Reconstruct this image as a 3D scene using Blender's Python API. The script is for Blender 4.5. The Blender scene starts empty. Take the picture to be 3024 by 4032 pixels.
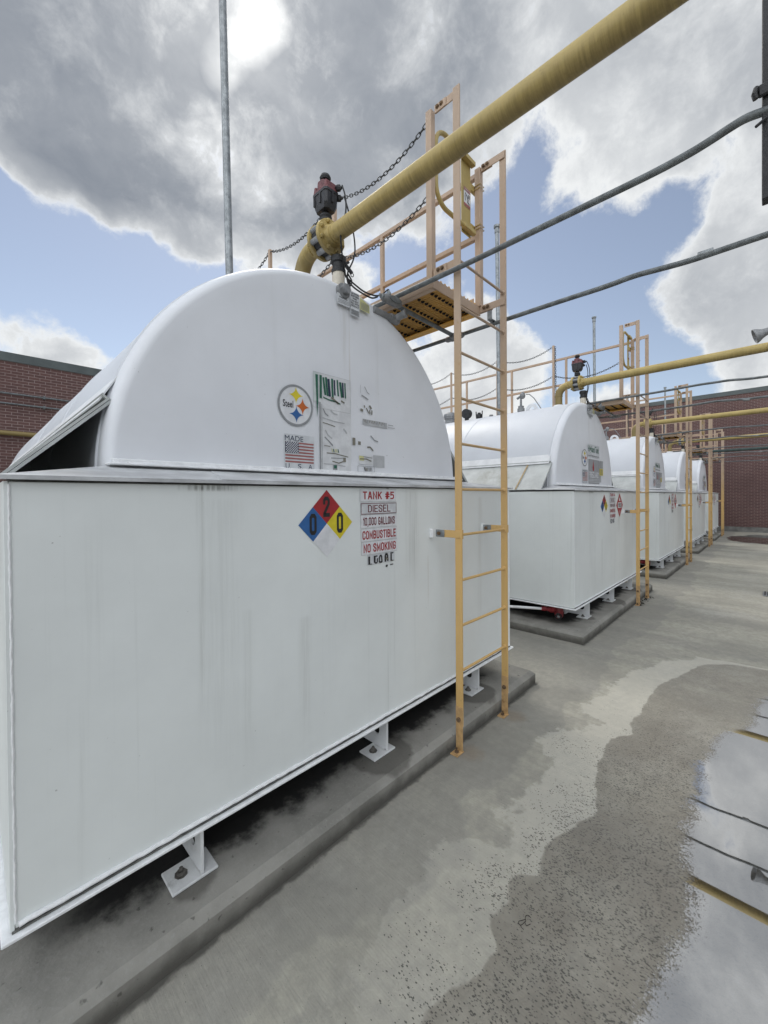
import bpy, math, random
from mathutils import Vector, Matrix
random.seed(7)
SC = bpy.context.scene
COL = SC.collection
R = math.radians
PI = math.pi

# ------------------------------------------------------------------ camera
YAW, PITCH, ROLL = 0.768106, -0.0092495, -0.0073297
CAM_Z = 1.69947
FPX, CX0, CY0 = 1584.66, 1512.0, 1972.94
dv = Vector((math.cos(YAW) * math.cos(PITCH), math.sin(YAW) * math.cos(PITCH), math.sin(PITCH)))
rv = Vector((math.sin(YAW), -math.cos(YAW), 0))
uv = rv.cross(dv)
r2 = math.cos(ROLL) * rv + math.sin(ROLL) * uv
u2 = -math.sin(ROLL) * rv + math.cos(ROLL) * uv
cam = bpy.data.cameras.new('camera')
cam.sensor_fit = 'HORIZONTAL'
cam.sensor_width = 36.0
cam.lens = FPX / 3024 * 36.0
cam.shift_y = -(2016 - CY0) / 3024
cam.clip_start = 0.05
cam.clip_end = 2000
cob = bpy.data.objects.new('camera', cam)
COL.objects.link(cob)
cob.matrix_world = Matrix(((r2.x, u2.x, -dv.x, 0), (r2.y, u2.y, -dv.y, 0), (r2.z, u2.z, -dv.z, CAM_Z), (0, 0, 0, 1)))
SC.camera = cob


def look(px, py):
    """world direction of a point of the sky, given where it stands in the photograph"""
    v = dv * FPX + r2 * (px - CX0) - u2 * (py - CY0)
    return v.normalized()


# ------------------------------------------------------------------ view
SC.view_settings.view_transform = 'Standard'
SC.view_settings.look = 'None'
SC.view_settings.exposure = 0.0
SC.view_settings.gamma = 1.0
SC.render.engine = 'CYCLES'
SC.cycles.max_bounces = 8
SC.cycles.diffuse_bounces = 4
SC.cycles.glossy_bounces = 3
SC.cycles.transparent_max_bounces = 8
SC.cycles.use_denoising = True

# ------------------------------------------------------------------ sun + sky
SUN_DIR = look(985, 140)
SUN_EL = math.asin(SUN_DIR.z)
SUN_AZ = math.atan2(SUN_DIR.x, SUN_DIR.y)
sl = bpy.data.lights.new('sun', 'SUN')
sl.energy = 1.1
sl.angle = R(20)
sl.color = (1.0, 0.95, 0.87)
so = bpy.data.objects.new('sun', sl)
COL.objects.link(so)
so.rotation_euler = (-SUN_DIR).to_track_quat('-Z', 'Y').to_euler()
so.location = (0, 0, 30)

W = bpy.data.worlds.new('World')
SC.world = W
W.use_nodes = True
wt = W.node_tree
wt.nodes.clear()


class NT:
    """short hand for building node trees"""
    def __init__(self, tree):
        self.t = tree

    def n(self, typ, **kw):
        nd = self.t.nodes.new(typ)
        for k, v in kw.items():
            if k.startswith('i_'):
                key = k[2:]
                key = int(key) if key.isdigit() else key
                nd.inputs[key].default_value = v
            else:
                setattr(nd, k, v)
        return nd

    def l(self, a, b):
        self.t.links.new(a, b)

    def val(self, sock, v):
        if isinstance(v, (int, float, tuple)):
            sock.default_value = v
        else:
            self.l(v, sock)

    def m(self, op, a, b=None, c=None, clamp=False):
        nd = self.t.nodes.new('ShaderNodeMath')
        nd.operation = op
        nd.use_clamp = clamp
        self.val(nd.inputs[0], a)
        if b is not None:
            self.val(nd.inputs[1], b)
        if c is not None:
            self.val(nd.inputs[2], c)
        return nd.outputs[0]

    def vm(self, op, a, b=None):
        nd = self.t.nodes.new('ShaderNodeVectorMath')
        nd.operation = op
        self.val(nd.inputs[0], a)
        if b is not None:
            self.val(nd.inputs[1], b)
        return nd

    def noise(self, vec, scale, detail=4, rough=0.55, dist=0.0):
        nd = self.t.nodes.new('ShaderNodeTexNoise')
        if vec is not None:
            self.l(vec, nd.inputs['Vector'])
        nd.inputs['Scale'].default_value = scale
        nd.inputs['Detail'].default_value = detail
        nd.inputs['Roughness'].default_value = rough
        nd.inputs['Distortion'].default_value = dist
        return nd.outputs['Fac']

    def mapping(self, vec, scale=(1, 1, 1), loc=(0, 0, 0), rot=(0, 0, 0)):
        nd = self.t.nodes.new('ShaderNodeMapping')
        self.l(vec, nd.inputs['Vector'])
        nd.inputs['Scale'].default_value = scale
        nd.inputs['Location'].default_value = loc
        nd.inputs['Rotation'].default_value = rot
        return nd.outputs[0]

    def smooth(self, x, a, b, lo=0.0, hi=1.0):
        nd = self.t.nodes.new('ShaderNodeMapRange')
        nd.interpolation_type = 'SMOOTHSTEP'
        self.val(nd.inputs['Value'], x)
        nd.inputs['From Min'].default_value = a
        nd.inputs['From Max'].default_value = b
        nd.inputs['To Min'].default_value = lo
        nd.inputs['To Max'].default_value = hi
        return nd.outputs[0]

    def lin(self, x, a, b, lo=0.0, hi=1.0):
        nd = self.t.nodes.new('ShaderNodeMapRange')
        self.val(nd.inputs['Value'], x)
        nd.inputs['From Min'].default_value = a
        nd.inputs['From Max'].default_value = b
        nd.inputs['To Min'].default_value = lo
        nd.inputs['To Max'].default_value = hi
        return nd.outputs[0]

    def mix(self, f, a, b, blend='MIX'):
        nd = self.t.nodes.new('ShaderNodeMix')
        nd.data_type = 'RGBA'
        nd.blend_type = blend
        self.val(nd.inputs[0], f)
        for s, v in ((nd.inputs[6], a), (nd.inputs[7], b)):
            if isinstance(v, tuple):
                s.default_value = v if len(v) == 4 else (*v, 1)
            else:
                self.l(v, s)
        return nd.outputs[2]


def build_sky():
    k = NT(wt)
    tc = k.n('ShaderNodeTexCoord')
    d = tc.outputs['Generated']
    sky = k.n('ShaderNodeTexSky', sky_type='NISHITA', sun_disc=False, sun_elevation=SUN_EL, sun_rotation=SUN_AZ)
    sky.air_density = 1.0
    sky.dust_density = 0.2
    sky.ozone_density = 2.0
    bg1 = k.n('ShaderNodeBackground', i_Strength=0.116)
    hs = k.n('ShaderNodeHueSaturation', i_Saturation=0.68, i_Value=1.0)
    k.l(sky.outputs[0], hs.inputs['Color'])
    k.l(hs.outputs[0], bg1.inputs[0])
    # cloud cover: lobes of cover (+) and of open sky (-), broken up by noise
    warp = k.t.nodes.new('ShaderNodeTexNoise')
    k.l(d, warp.inputs['Vector'])
    warp.inputs['Scale'].default_value = 6.0
    warp.inputs['Detail'].default_value = 4
    wv = k.vm('SCALE', k.vm('SUBTRACT', warp.outputs['Color'], (0.5, 0.5, 0.5)).outputs[0])
    wv.inputs['Scale'].default_value = 0.12
    dw = k.vm('NORMALIZE', k.vm('ADD', d, wv.outputs[0]).outputs[0]).outputs[0]
    tot, thk = -0.02, 0.0
    for (px, py, rad, w, t_) in SKY_LOBES:
        c = look(px, py)
        s = rad / FPX * max(0.2, c.dot(dv)) ** 1.5
        dd = k.vm('DOT_PRODUCT', dw, tuple(c)).outputs['Value']
        e = k.m('EXPONENT', k.m('MULTIPLY', k.m('SUBTRACT', dd, 1.0), 1.0 / (s * s)))
        tot = k.m('MULTIPLY_ADD', e, w, tot)
        if t_:
            thk = k.m('MULTIPLY_ADD', e, t_, thk)
    n1 = k.noise(dw, 6.2, 11, 0.62)
    n2 = k.noise(d, 17.0, 6, 0.66)
    dens = k.m('ADD', k.m('MINIMUM', tot, 1.0), k.m('MULTIPLY', k.m('SUBTRACT', n1, 0.5), 3.3))
    dens = k.m('ADD', dens, k.m('MULTIPLY', k.m('SUBTRACT', n2, 0.5), 1.25))
    cover = k.smooth(dens, -0.16, 0.50)
    # billow shading: bright towards the light at thin edges, grey where thick
    n3 = k.noise(dw, 6.5, 9, 0.62)
    n4 = k.noise(k.mapping(d, (1, 1, 1.6), (3, 1, 2)), 3.2, 5, 0.55)
    base = k.m('ADD', k.smooth(dens, 0.22, 1.2, 0, 0.36), k.m('MINIMUM', thk, 0.58))
    base = k.m('SUBTRACT', base, k.smooth(dens, 0.16, 0.52, 0.32, 0.0))
    shade = k.m('ADD', base, k.m('MULTIPLY', k.m('SUBTRACT', n3, 0.5), 0.46))
    shade = k.m('ADD', shade, k.m('MULTIPLY', k.m('SUBTRACT', n4, 0.5), 0.40), clamp=True)
    ccol = k.mix(shade, (0.86, 0.88, 0.89), (0.235, 0.265, 0.315))
    dd = k.vm('DOT_PRODUCT', dw, tuple(SUN_DIR)).outputs['Value']
    glow = k.m('EXPONENT', k.m('MULTIPLY', k.m('SUBTRACT', dd, 1.0), 75.0))
    glow2 = k.m('EXPONENT', k.m('MULTIPLY', k.m('SUBTRACT', dd, 1.0), 9.0))
    g = k.m('ADD', k.m('MULTIPLY', k.m('MULTIPLY', glow, 0.8), k.m('SUBTRACT', 1.25, shade)), k.m('MULTIPLY', glow2, 0.05))
    gl = k.n('ShaderNodeVectorMath', operation='SCALE')
    gl.inputs[0].default_value = (1.0, 0.98, 0.92)
    k.l(g, gl.inputs['Scale'])
    cc = k.vm('ADD', ccol, gl.outputs[0]).outputs[0]
    # clouds out of view brightened as added fill for tank fronts and yard
    back = k.vm('DOT_PRODUCT', d, (-0.76, -0.36, 0.54)).outputs['Value']
    bb = k.smooth(back, 0.28, 0.9, 1.0, BACK_GAIN)
    sc = k.n('ShaderNodeVectorMath', operation='SCALE')
    k.l(cc, sc.inputs[0])
    k.l(bb, sc.inputs['Scale'])
    bg2 = k.n('ShaderNodeBackground', i_Strength=1.0)
    k.l(sc.outputs[0], bg2.inputs[0])
    mx = k.n('ShaderNodeMixShader')
    k.l(cover, mx.inputs[0])
    k.l(bg1.outputs[0], mx.inputs[1])
    k.l(bg2.outputs[0], mx.inputs[2])
    out = k.n('ShaderNodeOutputWorld')
    k.l(mx.outputs[0], out.inputs[0])


BACK_GAIN = 6.6
SKY_LOBES = [
    # (x, y) in the photograph, radius in its pixels, cover, greyness
    (150, 100, 520, 0.9, 0.45), (650, 420, 330, 0.8, 0.40), (1250, 250, 330, 0.9, 0.5), (1500, 600, 260, 0.8, 0.5), (350, 450, 260, 0.6, 0.25),
    (1000, 620, 260, 0.6, 0.30), (1120, 800, 130, 0.5, 0.25), (700, 760, 120, 0.6, 0.0), (820, 900, 120, 0.6, 0.05), (480, 720, 90, 0.45, 0.0),
    (150, 580, 110, 0.5, 0.0), (1650, 200, 330, 0.7, 0.45), (1050, 950, 90, 0.4, 0),
    (300, -900, 1200, 0.9, 0.4), (2200, -900, 1200, 0.7, 0.2),
    (1030, 130, 120, -0.1, -0.8), (870, 300, 90, 0.0, -0.5), (960, 330, 45, -0.55, -0.2),
    (120, 1000, 250, -0.9, 0), (420, 1180, 200, -1.0, 0), (720, 1260, 140, -0.7, 0), (-50, 800, 130, -0.4, 0), (620, 1090, 90, -0.4, 0),
    (60, 1420, 130, 1.1, 0.05), (310, 1370, 95, 1.1, 0.0), (560, 1360, 110, -0.5, 0),
    (1540, 1060, 110, -0.8, 0), (1420, 1110, 55, 0.75, -0.1), (1270, 960, 90, 0.3, 0), (1130, 870, 35, -0.4, 0),
    (2400, 480, 240, 0.6, -0.05), (2750, 300, 330, 0.6, 0.12), (2200, 700, 150, 0.6, -0.1), (2900, 800, 200, 0.7, -0.05), (2780, 1180, 190, 1.1, 0.12), (2960, 1130, 160, 0.8, 0.10),
    (2560, 640, 120, 0.3, -0.1), (2450, 900, 110, 0.25, 0),
    (2075, 640, 70, -0.9, 0), (2080, 980, 190, -1.0, 0), (2290, 1180, 190, -1.0, 0), (2420, 980, 90, -0.6, 0), (2650, 770, 85, -1.0, 0), (2720, 900, 60, -0.6, 0), (2560, 900, 60, -0.5, 0), (2260, 560, 45, -0.4, 0), (2500, 380, 60, -0.3, -0.1), (2900, 560, 70, -0.35, -0.1),
    (2360, 1370, 140, -0.9, 0), (2560, 1420, 110, -0.7, 0), (2540, 1100, 70, -0.3, 0), (2180, 1130, 90, 0.35, -0.1), (1950, 1000, 80, -0.4, 0),
    (1900, 1370, 90, 1.0, -0.05), (2060, 1480, 110, 1.0, -0.05), (1760, 1440, 80, 0.7, 0), (2400, 1590, 80, 0.9, 0), (1850, 1600, 150, 0.7, 0.0),
    (2900, 1470, 60, 1.0, 0), (2820, 1530, 70, 0.7, 0), (2760, 1470, 60, -0.5, 0), (1600, 900, 110, 0.3, -0.1),
    (4200, 400, 900, 0.6, 0.2), (4200, 1500, 700, 0.5, 0), (-1200, 600, 900, 0.2, 0),
]
build_sky()


# ------------------------------------------------------------------ materials
def new_mat(name):
    m = bpy.data.materials.new(name)
    m.use_nodes = True
    t = m.node_tree
    b = t.nodes['Principled BSDF']
    return m, NT(t), b


def coords(k, which='Object'):
    return k.n('ShaderNodeTexCoord').outputs[which]


def bump(k, b, h, strength=0.2, dist=0.01):
    bp = k.n('ShaderNodeBump')
    bp.inputs['Strength'].default_value = strength
    bp.inputs['Distance'].default_value = dist
    k.l(h, bp.inputs['Height'])
    k.l(bp.outputs[0], b.inputs['Normal'])


def mat_simple(name, col, rough=0.5, metal=0.0, var=0.12, scale=12, bmp=0.15, grime=None, spec=0.5):
    m, k, b = new_mat(name)
    o = coords(k)
    n = k.noise(o, scale, 6, 0.6)
    dark = tuple(c * (1 - var * 2) for c in col)
    lite = tuple(min(1, c * (1 + var)) for c in col)
    c = k.mix(k.smooth(n, 0.3, 0.72), dark, lite)
    if grime:
        g = k.noise(o, scale * 0.35, 8, 0.7)
        c = k.mix(k.smooth(g, 0.56, 0.74, 0, 0.8), c, grime)
    k.l(c, b.inputs['Base Color'])
    b.inputs['Roughness'].default_value = rough
    b.inputs['Metallic'].default_value = metal
    b.inputs['Specular IOR Level'].default_value = spec
    k.l(k.lin(n, 0.3, 0.7, rough - 0.08, rough + 0.1), b.inputs['Roughness'])
    bump(k, b, k.noise(o, scale * 9, 3), bmp, 0.004)
    return m


def mat_white(name, streaks=None, tint=(0.735, 0.765, 0.755)):
    """white enamel on plate steel: run-off streaks, faint grime, slightly uneven sheen"""
    m, k, b = new_mat(name)
    o = coords(k)
    big = k.noise(o, 1.3, 5, 0.6)
    c = k.mix(k.smooth(big, 0.25, 0.75), tuple(x * 0.94 for x in tint), tuple(min(1, x * 1.05) for x in tint))
    st = k.noise(k.mapping(o, (26, 26, 0.55)), 1.0, 5, 0.62)
    st2 = k.noise(k.mapping(o, (1.5, 1.5, 0.5), (3, 1, 0)), 1.0, 3, 0.5)
    c = k.mix(k.m('MULTIPLY', k.smooth(st, 0.52, 0.78, 0, 0.34), k.smooth(st2, 0.42, 0.68)), c, (0.36, 0.38, 0.36))
    sp = k.noise(o, 55, 2, 0.5)
    c = k.mix(k.smooth(sp, 0.735, 0.80, 0, 0.5), c, (0.16, 0.16, 0.15))
    sx = k.n('ShaderNodeSeparateXYZ')
    k.l(o, sx.inputs[0])
    X, Y, Z = sx.outputs
    if streaks:
        fine = k.noise(k.mapping(o, (60, 60, 1.6)), 1.0, 5, 0.7)
        for (x0, wd, z0, z1, amt, col) in streaks:
            wob = k.m('MULTIPLY', k.m('SUBTRACT', k.noise(o, 3.0, 2), 0.5), wd * 0.9)
            dx = k.m('ABSOLUTE', k.m('ADD', k.m('SUBTRACT', X, x0), wob))
            f = k.m('MULTIPLY', k.smooth(dx, 0.0, wd, 1, 0), k.smooth(Z, z0, z0 + (z1 - z0) * 0.45, 0, 1))
            f = k.m('MULTIPLY', f, k.smooth(Z, z1 - 0.02, z1 + 0.01, 1, 0))
            f = k.m('MULTIPLY', f, k.smooth(fine, 0.36, 0.66, 0.15, 1.0))
            f = k.m('MULTIPLY', f, k.smooth(Y, 0.36, 0.46, 1, 0))
            c = k.mix(k.m('MULTIPLY', f, amt, clamp=True), c, col)
    k.l(c, b.inputs['Base Color'])
    k.l(k.lin(big, 0.3, 0.7, 0.38, 0.52), b.inputs['Roughness'])
    b.inputs['Specular IOR Level'].default_value = 0.4
    h = k.m('ADD', k.noise(o, 2.2, 3), k.m('MULTIPLY', k.noise(o, 180, 2), 0.035))
    bump(k, b, h, 0.28, 0.02)
    return m


M = {}
M['box'] = mat_white('white_plate', [
    (-0.98, 0.13, 0.36, 1.70, 0.17, (0.36, 0.38, 0.36)), (-1.06, 0.022, 0.75, 1.76, 0.28, (0.24, 0.25, 0.22)),
    (-0.86, 0.045, 0.34, 1.2, 0.16, (0.34, 0.36, 0.33)), (0.30, 0.10, 1.05, 1.74, 0.42, (0.35, 0.36, 0.34)),
    (-0.55, 0.05, 0.4, 1.1, 0.28, (0.36, 0.37, 0.35)), (0.07, 0.022, 1.70, 1.77, 0.9, (0.08, 0.08, 0.07)),
    (-1.02, 0.16, 1.725, 1.765, 0.9, (0.10, 0.10, 0.08)), (1.15, 0.05, 0.5, 1.70, 0.3, (0.36, 0.33, 0.28)),
    (0.47, 0.012, 0.9, 1.3, 0.35, (0.4, 0.33, 0.25))])
M['dome'] = mat_white('white_dome_plate', [
    (0.066, 0.010, 1.86, 3.05, 0.55, (0.42, 0.36, 0.27)), (0.02, 0.05, 2.45, 3.06, 0.30, (0.45, 0.43, 0.38)),
    (-0.02, 0.014, 2.9, 3.08, 0.5, (0.35, 0.34, 0.31)), (0.33, 0.03, 2.2, 2.95, 0.16, (0.45, 0.45, 0.43)),
    (-0.5, 0.03, 2.1, 3.0, 0.12, (0.5, 0.5, 0.48))], (0.72, 0.735, 0.765))
M['shell'] = mat_white('weathered_shell_plate', None, (0.60, 0.62, 0.655))
M['white'] = mat_simple('white_paint', (0.74, 0.75, 0.76), 0.45, 0, 0.06, 6, 0.2, (0.34, 0.33, 0.29))
M['white_clean'] = mat_simple('white_fillet', (0.82, 0.83, 0.84), 0.5, 0, 0.05, 30, 0.35)
M['gap'] = mat_simple('dark_groove', (0.14, 0.14, 0.13), 0.9, 0, 0.2, 30)  # dark grey for the base groove and the deck below the lid
M['footplate'] = mat_simple('grimy_white_plate', (0.70, 0.71, 0.71), 0.5, 0, 0.08, 9, 0.3, (0.09, 0.085, 0.07))
M['oldbolt'] = mat_simple('weathered_bolt', (0.16, 0.15, 0.135), 0.6, 0.4, 0.25, 40, 0.3, (0.09, 0.06, 0.04))
M['lid'] = mat_simple('weathered_sheet', (0.50, 0.51, 0.52), 0.5, 0, 0.16, 5, 0.3, (0.20, 0.19, 0.17))
M['skirt'] = mat_simple('weathered_white_sheet', (0.47, 0.49, 0.48), 0.5, 0, 0.10, 4, 0.3, (0.24, 0.24, 0.20))
M['tan'] = mat_simple('tan_yellow_paint', (0.64, 0.41, 0.165), 0.48, 0, 0.06, 5, 0.25, (0.40, 0.24, 0.10))
M['pink'] = mat_simple('faded_tan_paint', (0.47, 0.345, 0.25), 0.5, 0, 0.06, 5, 0.25, (0.42, 0.27, 0.15))
M['deckpaint'] = mat_simple('yellow_deck_paint', (0.74, 0.47, 0.15), 0.5, 0, 0.06, 5, 0.25)
M['orange'] = mat_simple('orange_bounce_tint', (0.78, 0.40, 0.05), 0.5, 0, 0.08, 5, 0.25)  # yellow bounce light painted into the right channel's colour
M['pipe'] = mat_simple('yellow_pipe_paint', (0.50, 0.37, 0.125), 0.42, 0, 0.10, 7, 0.5, (0.40, 0.29, 0.10))


def mat_pipe():
    """yellow pipe enamel, mildewed drips and painted-in shade along the underside"""
    m, k, b = new_mat('yellow_pipe_paint')
    o = coords(k)
    n = k.noise(o, 5, 6, 0.6)
    c = k.mix(k.smooth(n, 0.3, 0.7), (0.38, 0.285, 0.095), (0.46, 0.35, 0.13))
    sx = k.n('ShaderNodeSeparateXYZ')
    k.l(o, sx.inputs[0])
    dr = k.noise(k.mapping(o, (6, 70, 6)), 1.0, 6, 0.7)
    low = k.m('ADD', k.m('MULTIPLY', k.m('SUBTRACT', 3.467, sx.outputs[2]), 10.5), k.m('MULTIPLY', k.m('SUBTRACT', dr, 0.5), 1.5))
    c = k.mix(k.smooth(low, -0.05, 0.85, 0, 0.70), c, (0.15, 0.11, 0.04))  # lower half darkened: drips plus shade put into the colour
    sp = k.noise(o, 45, 4, 0.6)
    c = k.mix(k.smooth(sp, 0.62, 0.72, 0, 0.35), c, (0.22, 0.16, 0.06))
    k.l(c, b.inputs['Base Color'])
    k.l(k.lin(n, 0.3, 0.7, 0.42, 0.6), b.inputs['Roughness'])
    bump(k, b, k.noise(o, 60, 4), 0.3, 0.004)
    return m


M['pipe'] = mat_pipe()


def mat_ladder():
    """tan enamel, golden at the foot, blending to pinkish towards the top"""
    m, k, b = new_mat('tan_ladder_paint')
    o = coords(k)
    n = k.noise(o, 4, 6, 0.6)
    sx = k.n('ShaderNodeSeparateXYZ')
    k.l(o, sx.inputs[0])
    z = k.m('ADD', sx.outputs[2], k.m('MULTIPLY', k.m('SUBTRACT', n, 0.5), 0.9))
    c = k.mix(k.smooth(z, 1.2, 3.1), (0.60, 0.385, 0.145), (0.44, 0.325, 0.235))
    c = k.mix(k.smooth(k.noise(o, 30, 5, 0.6), 0.58, 0.72, 0, 0.4), c, (0.42, 0.26, 0.11))
    k.l(c, b.inputs['Base Color'])
    b.inputs['Roughness'].default_value = 0.5
    bump(k, b, k.noise(o, 70, 3), 0.2, 0.003)
    return m


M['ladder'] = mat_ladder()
M['dkgreen'] = mat_simple('dark_green_paint', (0.035, 0.06, 0.055), 0.5, 0, 0.2, 9)
M['galv'] = mat_simple('galvanised_steel', (0.30, 0.32, 0.33), 0.42, 0.55, 0.18, 18, 0.2)
M['conduit'] = mat_simple('grey_conduit', (0.17, 0.185, 0.19), 0.5, 0.35, 0.2, 22, 0.3)
M['cast'] = mat_simple('cast_grey_fitting', (0.26, 0.265, 0.27), 0.5, 0.3, 0.15, 20, 0.4)
M['dark'] = mat_simple('dark_iron', (0.035, 0.035, 0.037), 0.5, 0.3, 0.25, 20, 0.3)
M['black'] = mat_simple('black_rubber', (0.012, 0.012, 0.013), 0.55, 0, 0.2, 20)
M['blackplastic'] = mat_simple('black_plastic', (0.03, 0.03, 0.034), 0.45, 0, 0.15, 14, 0.2)
M['maroon'] = mat_simple('dull_red_plastic', (0.16, 0.05, 0.055), 0.5, 0, 0.15, 14, 0.2)
M['redpaint'] = mat_simple('red_valve_paint', (0.25, 0.022, 0.028), 0.5, 0, 0.2, 20, 0.3)
M['rust'] = mat_simple('rusty_bolt', (0.20, 0.13, 0.075), 0.75, 0.2, 0.3, 40, 0.4)
M['rustpipe'] = mat_simple('rust_streaked_white_pipe', (0.60, 0.55, 0.46), 0.6, 0, 0.1, 16, 0.3, (0.30, 0.17, 0.09))
M['rustfoot'] = mat_simple('rust_edged_tan_paint', (0.52, 0.33, 0.15), 0.6, 0, 0.1, 25, 0.3, (0.16, 0.06, 0.025))
M['chain'] = mat_simple('dull_chain_steel', (0.085, 0.09, 0.095), 0.5, 0.5, 0.2, 60, 0.2)
M['holes'] = mat_simple('dark_opening', (0.012, 0.009, 0.006), 0.9, 0, 0.1, 30)
M['coping'] = mat_simple('grey_metal_coping', (0.085, 0.10, 0.10), 0.45, 0.2, 0.1, 3, 0.1)
M['footing'] = mat_simple('concrete_footing', (0.20, 0.20, 0.19), 0.9, 0, 0.2, 3, 0.4, (0.09, 0.09, 0.085))
M['rustrun'] = mat_simple('rust_run', (0.42, 0.31, 0.17), 0.7, 0, 0.15, 30, 0.1)
M['green'] = mat_simple('green_tag', (0.02, 0.12, 0.06), 0.5)
M['precast'] = mat_simple('pale_wall_panel', (0.48, 0.48, 0.47), 0.8, 0, 0.08, 1.5, 0.2)


def flat(name, col, rough=0.45, var=0.06):
    return mat_simple(name, col, rough, 0, var, 14, 0.05)


INK = {
    'red': flat('sign_red', (0.36, 0.025, 0.03)), 'dkred': flat('sign_dark_red', (0.16, 0.03, 0.035)), 'blue': flat('sign_blue', (0.03, 0.12, 0.33)),
    'navy': flat('sign_navy', (0.02, 0.03, 0.07)), 'yellow': flat('sign_yellow', (0.68, 0.56, 0.03)), 'black': flat('sign_black', (0.02, 0.02, 0.022)),
    'white': flat('sign_white', (0.70, 0.71, 0.73)), 'grey': flat('sign_grey', (0.27, 0.28, 0.29)), 'orange': flat('sign_orange', (0.55, 0.13, 0.02)),
    'stripe': flat('sign_faded_red', (0.34, 0.12, 0.11)), 'green': flat('sign_green', (0.02, 0.12, 0.075)), 'pale': flat('sign_pale_green', (0.60, 0.65, 0.64)),
    'paleyellow': flat('sign_pale_yellow', (0.58, 0.57, 0.27)), 'off': flat('sign_offwhite', (0.60, 0.62, 0.64)), 'midgrey': flat('sign_mid_grey', (0.45, 0.46, 0.47)),
    'smear': flat('sign_smear', (0.66, 0.67, 0.68)), 'brown': flat('sign_brown', (0.20, 0.19, 0.155)), 'fgrey': flat('sign_panel_grey', (0.32, 0.33, 0.345)),
}


def mat_brick():
    m, k, b = new_mat('red_brick')
    g = coords(k, 'UV')
    bt = k.n('ShaderNodeTexBrick')
    bt.offset = 0.5
    k.l(g, bt.inputs['Vector'])
    bt.inputs['Scale'].default_value = 1.0
    bt.inputs['Mortar Size'].default_value = 0.0055
    bt.inputs['Mortar Smooth'].default_value = 0.2
    bt.inputs['Bias'].default_value = -0.1
    bt.inputs['Brick Width'].default_value = 0.2032
    bt.inputs['Row Height'].default_value = 0.0677
    bt.inputs['Color1'].default_value = (0.120, 0.064, 0.057, 1)
    bt.inputs['Color2'].default_value = (0.088, 0.049, 0.046, 1)
    bt.inputs['Mortar'].default_value = (0.33, 0.26, 0.245, 1)
    n = k.noise(g, 0.7, 6, 0.6)
    c = k.mix(k.smooth(n, 0.3, 0.75, 0.0, 0.35), bt.outputs[0], (0.05, 0.02, 0.02))
    n2 = k.noise(g, 30, 4, 0.6)
    c = k.mix(k.smooth(n2, 0.3, 0.7, 0, 0.25), c, (0.16, 0.075, 0.065))
    k.l(c, b.inputs['Base Color'])
    b.inputs['Roughness'].default_value = 0.85
    h = k.m('SUBTRACT', k.m('MULTIPLY', n2, 0.3), bt.outputs['Fac'])
    bump(k, b, h, 0.5, 0.006)
    return m


M['brick'] = mat_brick()


def mat_pad():
    """cast concrete plinth, wet rings round the tank feet"""
    m, k, b = new_mat('plinth_concrete')
    o = coords(k)
    n = k.noise(o, 2.6, 7, 0.62)
    c = k.mix(k.smooth(n, 0.28, 0.72), (0.21, 0.205, 0.185), (0.33, 0.32, 0.29))
    f = k.noise(o, 70, 4, 0.65)
    c = k.mix(k.smooth(f, 0.5, 0.75, 0, 0.35), c, (0.36, 0.36, 0.34))
    p = k.noise(o, 26, 3, 0.5)
    c = k.mix(k.smooth(p, 0.66, 0.72, 0, 0.6), c, (0.06, 0.058, 0.05))
    for (x, y, rr) in ((-1.10, 0.02, 0.10), (0.03, 0.03, 0.20), (1.10, 0.05, 0.20)):
        dd = k.vm('DISTANCE', k.vm('ADD', o, (0, 0, 0)).outputs[0], (x, y, 0.116)).outputs['Value']
        dd = k.m('ADD', dd, k.m('MULTIPLY', k.m('SUBTRACT', k.noise(o, 7, 3), 0.5), 0.10))
        c = k.mix(k.smooth(dd, rr - 0.025, rr + 0.01, 0.62, 0.0), c, (0.075, 0.07, 0.062))
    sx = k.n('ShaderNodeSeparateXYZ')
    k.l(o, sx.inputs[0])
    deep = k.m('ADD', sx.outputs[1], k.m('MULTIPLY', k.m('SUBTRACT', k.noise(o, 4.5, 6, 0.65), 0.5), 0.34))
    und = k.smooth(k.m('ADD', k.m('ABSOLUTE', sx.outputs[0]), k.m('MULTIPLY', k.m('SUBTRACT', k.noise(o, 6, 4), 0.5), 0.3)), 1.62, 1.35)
    c = k.mix(k.m('MULTIPLY', und, k.smooth(deep, 0.02, 0.14, 0, 0.97)), c, (0.010, 0.010, 0.011))        # painted shade: slab blackened under the tank
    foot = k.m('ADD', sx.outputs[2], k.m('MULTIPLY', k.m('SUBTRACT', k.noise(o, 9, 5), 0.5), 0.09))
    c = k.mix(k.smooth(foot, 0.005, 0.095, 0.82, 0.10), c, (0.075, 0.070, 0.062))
    gr = k.n('ShaderNodeNewGeometry')
    k.l(c, b.inputs['Base Color'])
    b.inputs['Roughness'].default_value = 0.85
    b.inputs['Specular IOR Level'].default_value = 0.15
    bump(k, b, k.m('ADD', k.m('MULTIPLY', p, 0.6), k.m('MULTIPLY', f, 0.5)), 0.6, 0.006)
    return m


M['pad'] = mat_pad()


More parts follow.
